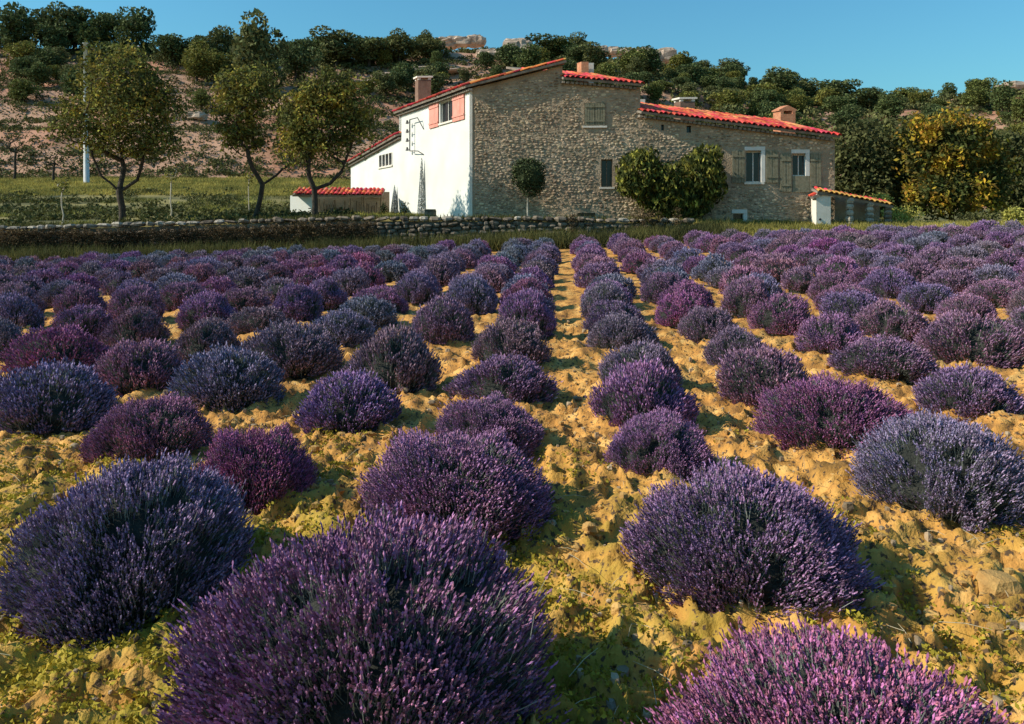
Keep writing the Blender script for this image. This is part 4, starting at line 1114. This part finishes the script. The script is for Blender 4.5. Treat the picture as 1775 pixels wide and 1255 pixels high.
for i, (px, py, rx, ry, lab) in enumerate(RK):
    x, y = find_ground(px, py + ry * .4); sc_ = y / F; r_ = np.random.default_rng(600 + i); g = Geo()
    y -= 1.0
    for j in range(5):
        V, T = rock(r_, 10, 8, .26); o_ = np.array([r_.uniform(-.8, .8) * rx * sc_, r_.uniform(-.3, .3), r_.uniform(-.1, .3) * ry * sc_])
        g.add(o_ + V * np.array([rx * sc_ * .7, rx * sc_ * .5, ry * sc_ * .75]), T)
    c_ = at(px, py, y); zz = max(c_[2], gz(x, y)) - ry * sc_ * .25
    o = link('boulder', g.mesh('boulder', M['rock']), None, (x, y, zz)); tag(o, lab, 'rock', 'pale rocks on the ridge')

# scrub on the slopes
def scatter_scrub(name, n, ufn, tfn, size, lab, m_, per=42, seed=1):
    r = np.random.default_rng(seed); g = Geo(); u = ufn(r, n); t = tfn(r, n); yr = ridge_dist(u); y = 75 + (yr - 75) * t; x = u * y
    z = land(x, y); s = size * r.uniform(.5, 1.4, n)
    P = np.repeat(np.stack([x, y, z], -1), per, 0); S = np.repeat(s, per)
    d = unit(r.normal(size=(len(P), 3))); d[:, 2] = np.abs(d[:, 2]); P = P + d * (S * r.uniform(.5, 1, len(P)))[:, None] * np.array([.8, .6, .6])
    leaves(g, P, S * .30, 0, r, .3, .7)
    o = link(name, g.mesh(name, M[m_])); tag(o, lab, 'scrub', None, 'stuff')
scatter_scrub('dry_slope_scrub', 5200, lambda r, n: r.uniform(-.72, -.10, n), lambda r, n: r.uniform(0, 1, n), .80, 'low dark scrub tufts dotted over the dry reddish slope', 'scrub', 22, 1)
scatter_scrub('ridge_scrub', 1400, lambda r, n: r.uniform(-.5, .72, n), lambda r, n: r.uniform(.72, 1.0, n), 1.3, 'thick scrub under the oaks along the ridge', 'scrub', 40, 2)
scatter_scrub('wood_undergrowth', 1900, lambda r, n: r.uniform(.0, .72, n), lambda r, n: r.uniform(0, .95, n), 1.5, 'thick undergrowth between the oaks on the right slope', 'leaf_dark', 38, 3)
scatter_scrub('terrace_scrub', 500, lambda r, n: r.uniform(-.2, .05, n), lambda r, n: r.uniform(0.1, .8, n), 1.0, 'loose scrub on the terraces behind the roofs', 'scrub', 36, 4)

def band_scrub(name, n, ur, yr_, size, lab, m_, per, seed, thr=-.1, lift=0.0, flat=.6):
    r = np.random.default_rng(seed); y = r.uniform(*yr_, n); x = r.uniform(*ur, n) * y
    k = fbm(x * .3, y * .5, seed=seed, octs=3) > thr; x, y = x[k], y[k]; z = land(x, y) + lift * r.uniform(-.2, 1, len(x)); s = size * r.uniform(.4, 1.4, len(x))
    P = np.repeat(np.stack([x, y, z], -1), per, 0); S = np.repeat(s, per)
    d = unit(r.normal(size=(len(P), 3))); d[:, 2] = np.abs(d[:, 2]); P = P + d * (S * r.uniform(.4, 1, len(P)))[:, None] * np.array([.9, .6, flat])
    g = Geo(); leaves(g, P, S * .26, 0, r, .4, .6); o = link(name, g.mesh(name, M[m_])); tag(o, lab, 'scrub', None, 'stuff')
band_scrub('orchard_undergrowth', 1900, (-.72, -.20), (34.3, 60), .62, 'dark scrubby undergrowth below the orchard trees', 'scrub', 36, 61, -.02)
band_scrub('meadow_edge_scrub', 500, (-.72, -.10), (73, 78), .8, 'dark scrub along the foot of the dry slope', 'scrub', 40, 62, -.3)
band_scrub('wall_creeper', 6000, (-.68, .21), (33.0, 33.27), .20, 'brown creeping growth over the face of the stone wall', 'creeper', 26, 63, -.16, 1.1, 1.0)
band_scrub('verge_plants', 900, (-.70, .25), (32.2, 33.3), .34, 'leafy dark plants at the foot of the stone wall', 'scrub', 40, 64, -.2)
band_scrub('wall_top_plants', 420, (-.45, .22), (33.6, 34.4), .22, 'brown low plants along the top of the stone wall', 'creeper', 36, 65, -.2)
# bare shrubs on the dry slope
for i, (px, by, ty, Y) in enumerate(((25, 300, 235, 72), (92, 305, 262, 70))):
    orchard('bare_shrub', px, by, Y, [('t', None, [(px + 2, (by + ty) / 2, 0)])], [(px, ty + 12, 24, 20, 0)], 40, 700 + i, ['bare dark shrub at the far left foot of the dry slope', 'bare dark shrub left of the concrete pole foot'][i], .12, per=5, spread=.2, size=.2, leaf='scrub', r_tip=.03)

# ------------------------------------------------------------------ grass, weeds, clods
def scatter_grass(name, n, xr, yr, h, w, m_, lab, tuft=7, seed=1, mask=None, spread=.12, lean=.35):
    r = np.random.default_rng(seed); y = r.uniform(*yr, n); x = r.uniform(xr[0], xr[1], n) * y
    if mask is not None: k = mask(x, y, r); x, y = x[k], y[k]
    z = land(x, y); P = np.repeat(np.stack([x, y, z - .02], -1), tuft, 0)
    s = np.repeat(r.uniform(.5, 1.3, len(x)), tuft)
    P[:, :2] += r.normal(0, spread, (len(P), 2)); g = Geo(); 
    hh = h * s
    n_ = len(P); th = r.uniform(0, 2 * math.pi, n_); d = np.stack([np.cos(th), np.sin(th), 0 * th], -1); hh = hh * r.uniform(.5, 1.2, n_)
    tip = P + np.stack([r.normal(0, lean, n_), r.normal(0, lean, n_), np.ones(n_)], -1) * hh[:, None]
    g.add(np.stack([P - d * w * .5, P + d * w * .5, tip], 1).reshape(-1, 3), np.arange(n_ * 3).reshape(-1, 3))
    o = link(name, g.mesh(name, M[m_])); tag(o, lab, 'grass', None, 'stuff')
scatter_grass('verge_grass', 8500, (-.70, .28), (31.2, 33.4), .55, .05, 'grass_dark', 'rough green grass at the foot of the dry stone wall', seed=11, mask=lambda x, y, r: fbm(x * .8, y * .8, seed=77, octs=2) + r.uniform(-.5, .5, len(x)) > -.25)
scatter_grass('wall_top_grass', 1700, (-.70, .22), (33.5, 34.3), .24, .045, 'grass_dark', 'dry grass hanging over the top of the stone wall', seed=12, mask=lambda x, y, r: fbm(x * .9, y * .9, seed=71, octs=2) > -.05)
scatter_grass('yellow_bank_grass', 6500, (.16, .72), (31.2, 37.0), .20, .05, 'grass', 'yellow-green grass bank before the long wing', seed=13)
scatter_grass('orchard_grass', 9000, (-.72, -.10), (34.0, 58), .20, .06, 'orchard_grass', 'rough tufted grass under the orchard trees', seed=14, spread=.22, mask=lambda x, y, r: (fbm(x * .35, y * .35, seed=72, octs=3) > .0))
scatter_grass('meadow_grass', 13000, (-.72, -.13), (58, 74), .22, .08, 'grass', 'sunny yellow-green meadow grass beyond the orchard', seed=15, spread=.25)

def scatter_clods():
    r = np.random.default_rng(55); g = Geo(); n = 7000
    y = 1.3 + 13 * r.uniform(0, 1, n) ** 1.5; x = r.uniform(-.72, .72, n) * y
    k = fbm(x * 1.3, y * 1.3, seed=90, octs=2) + r.uniform(-.6, .6, n) > 0; x, y = x[k], y[k]
    z = land(x, y) + clods(x, y); s = .006 + .026 * r.uniform(0, 1, len(x)) ** 3.2; s *= 1 + .04 * y
    base = [rock(r, 5, 3, .3) for _ in range(12)]
    for b in range(12):
        i = np.arange(b, len(x), 12); V, T = base[b]; th = r.uniform(0, 6.28, len(i)); c_, s_ = np.cos(th), np.sin(th)
        W = np.stack([V[None, :, 0] * c_[:, None] - V[None, :, 1] * s_[:, None], V[None, :, 0] * s_[:, None] + V[None, :, 1] * c_[:, None], V[None, :, 2] * .75 + 0 * th[:, None]], -1)
        W = W * s[i][:, None, None] * r.uniform(.7, 1.3, (len(i), 1, 3)) + np.stack([x[i], y[i], z[i] + s[i] * .2], -1)[:, None, :]
        g.add(W.reshape(-1, 3), (np.arange(len(i))[:, None, None] * len(V) + T[None]).reshape(-1, 3))
    o = link('soil_clods', g.mesh('soil_clods', M['clod'])); tag(o, 'crumbled ochre clods of earth between the lavender rows', 'soil', None, 'stuff')
scatter_clods()
def scatter_weeds():
    r = np.random.default_rng(56); n = 15000; y = 1.4 + 5.0 * r.uniform(0, 1, n) ** 1.2; x = r.uniform(-.72, .72, n) * y
    dens = fbm(x * 2.2, y * 2.2, seed=91, octs=3) * .9 - .28 * (x / 2) - .12 * (y - 4.5)
    k = dens + r.uniform(-.3, .3, n) > .02; x, y = x[k], y[k]; z = land(x, y) + clods(x, y)
    P = np.repeat(np.stack([x, y, z + .008], -1), 7, 0); P[:, :2] += r.normal(0, .016, (len(P), 2)); P[:, 2] += r.uniform(0, .02, len(P))
    g = Geo(); leaves(g, P, .022, 0, r, .1, .6)
    o = link('ground_weeds', g.mesh('ground_weeds', M['weed'])); tag(o, 'low yellow-green weeds creeping over the near soil', 'weeds', None, 'stuff')
scatter_weeds()
def scatter_straw():
    r = np.random.default_rng(57); g = Geo()
    for i in range(420):
        y = r.uniform(1.6, 8); x = r.uniform(-.7, .7) * y; z = gz(x, y) + .05; L_ = r.uniform(.05, .22); th = r.uniform(0, 6.28)
        p = np.array([x, y, z]); d = np.array([math.cos(th), math.sin(th), r.uniform(-.1, .35)]) * L_
        g.tube([p, p + d * .5 + (0, 0, .01), p + d], [.0018, .0015, .0008], 3, cap=False)
    o = link('dry_stems', g.mesh('dry_stems', M['straw'])); tag(o, 'dry broken stems lying on the soil', 'stems', None, 'stuff')
scatter_straw()
def scatter_gravel():
    r = np.random.default_rng(58); g = Geo(); n = 2600
    y = 1.5 + 12 * r.uniform(0, 1, n) ** 1.3; x = r.uniform(-.72, .72, n) * y; z = land(x, y) + clods(x, y)
    s = (.005 + .018 * r.uniform(0, 1, n) ** 3) * (1 + .06 * y)
    for i in range(n):
        if i % 260 == 0: V, T = rock(r, 6, 4, .22)
        g.add(np.array([x[i], y[i], z[i] + s[i] * .3]) + V * s[i] * r.uniform(.6, 1.3, 3), T)
    o = link('gravel', g.mesh('gravel', M['gravel'])); tag(o, 'small grey and pale stones loose on the soil', 'stones', None, 'stuff')
M['gravel'] = mat('grey_pebbles', [(.20, .14, .08), (.42, .31, .19)], scale=5, island=.45, bump=.3)
scatter_gravel()
# single stones near the front
for i, (px, py, sx_, sz_, sy_, lab) in enumerate(((1742, 1010, 62, 46, 50, 'large flat-sided pale stone at the right edge near the front'), (1392, 1080, 34, 14, 20, 'elongated pale clod before the near magenta bush'),
                                  (1452, 1062, 26, 16, 20, 'pale clod right of the elongated one near the front'), (1492, 1052, 16, 13, 14, 'small upright pale clod near the front right'), (178, 808, 18, 14, 14, 'small pale stone at the foot of the left bushes'),
                                  (1120, 1060, 44, 18, 36, 'smooth hump of pale soil left of the near right bush'), (1062, 1222, 14, 16, 12, 'small pale stone in the shade at the bottom'))):
    Y = (EYE - .02) * F / (py + sz_ * .6 - HY); k = Y / F; r_ = np.random.default_rng(800 + i); V, T = rock(r_, 9, 7, .12); g = Geo()
    g.add(V * np.array([sx_, sy_, sz_]) * k * .62, T)
    x = U(px) * Y
    o = link('stone', g.mesh('stone', M['clod'] if i not in (4, 6) else M['capstone']), None, (x, Y + .05, gz(x, Y) + sz_ * k * .3)); tag(o, lab, 'stone', 'loose stones on the field')
    o.rotation_euler = (.1, .2 * (-1) ** i, .4 * i)
print('objects', len(bpy.data.objects))
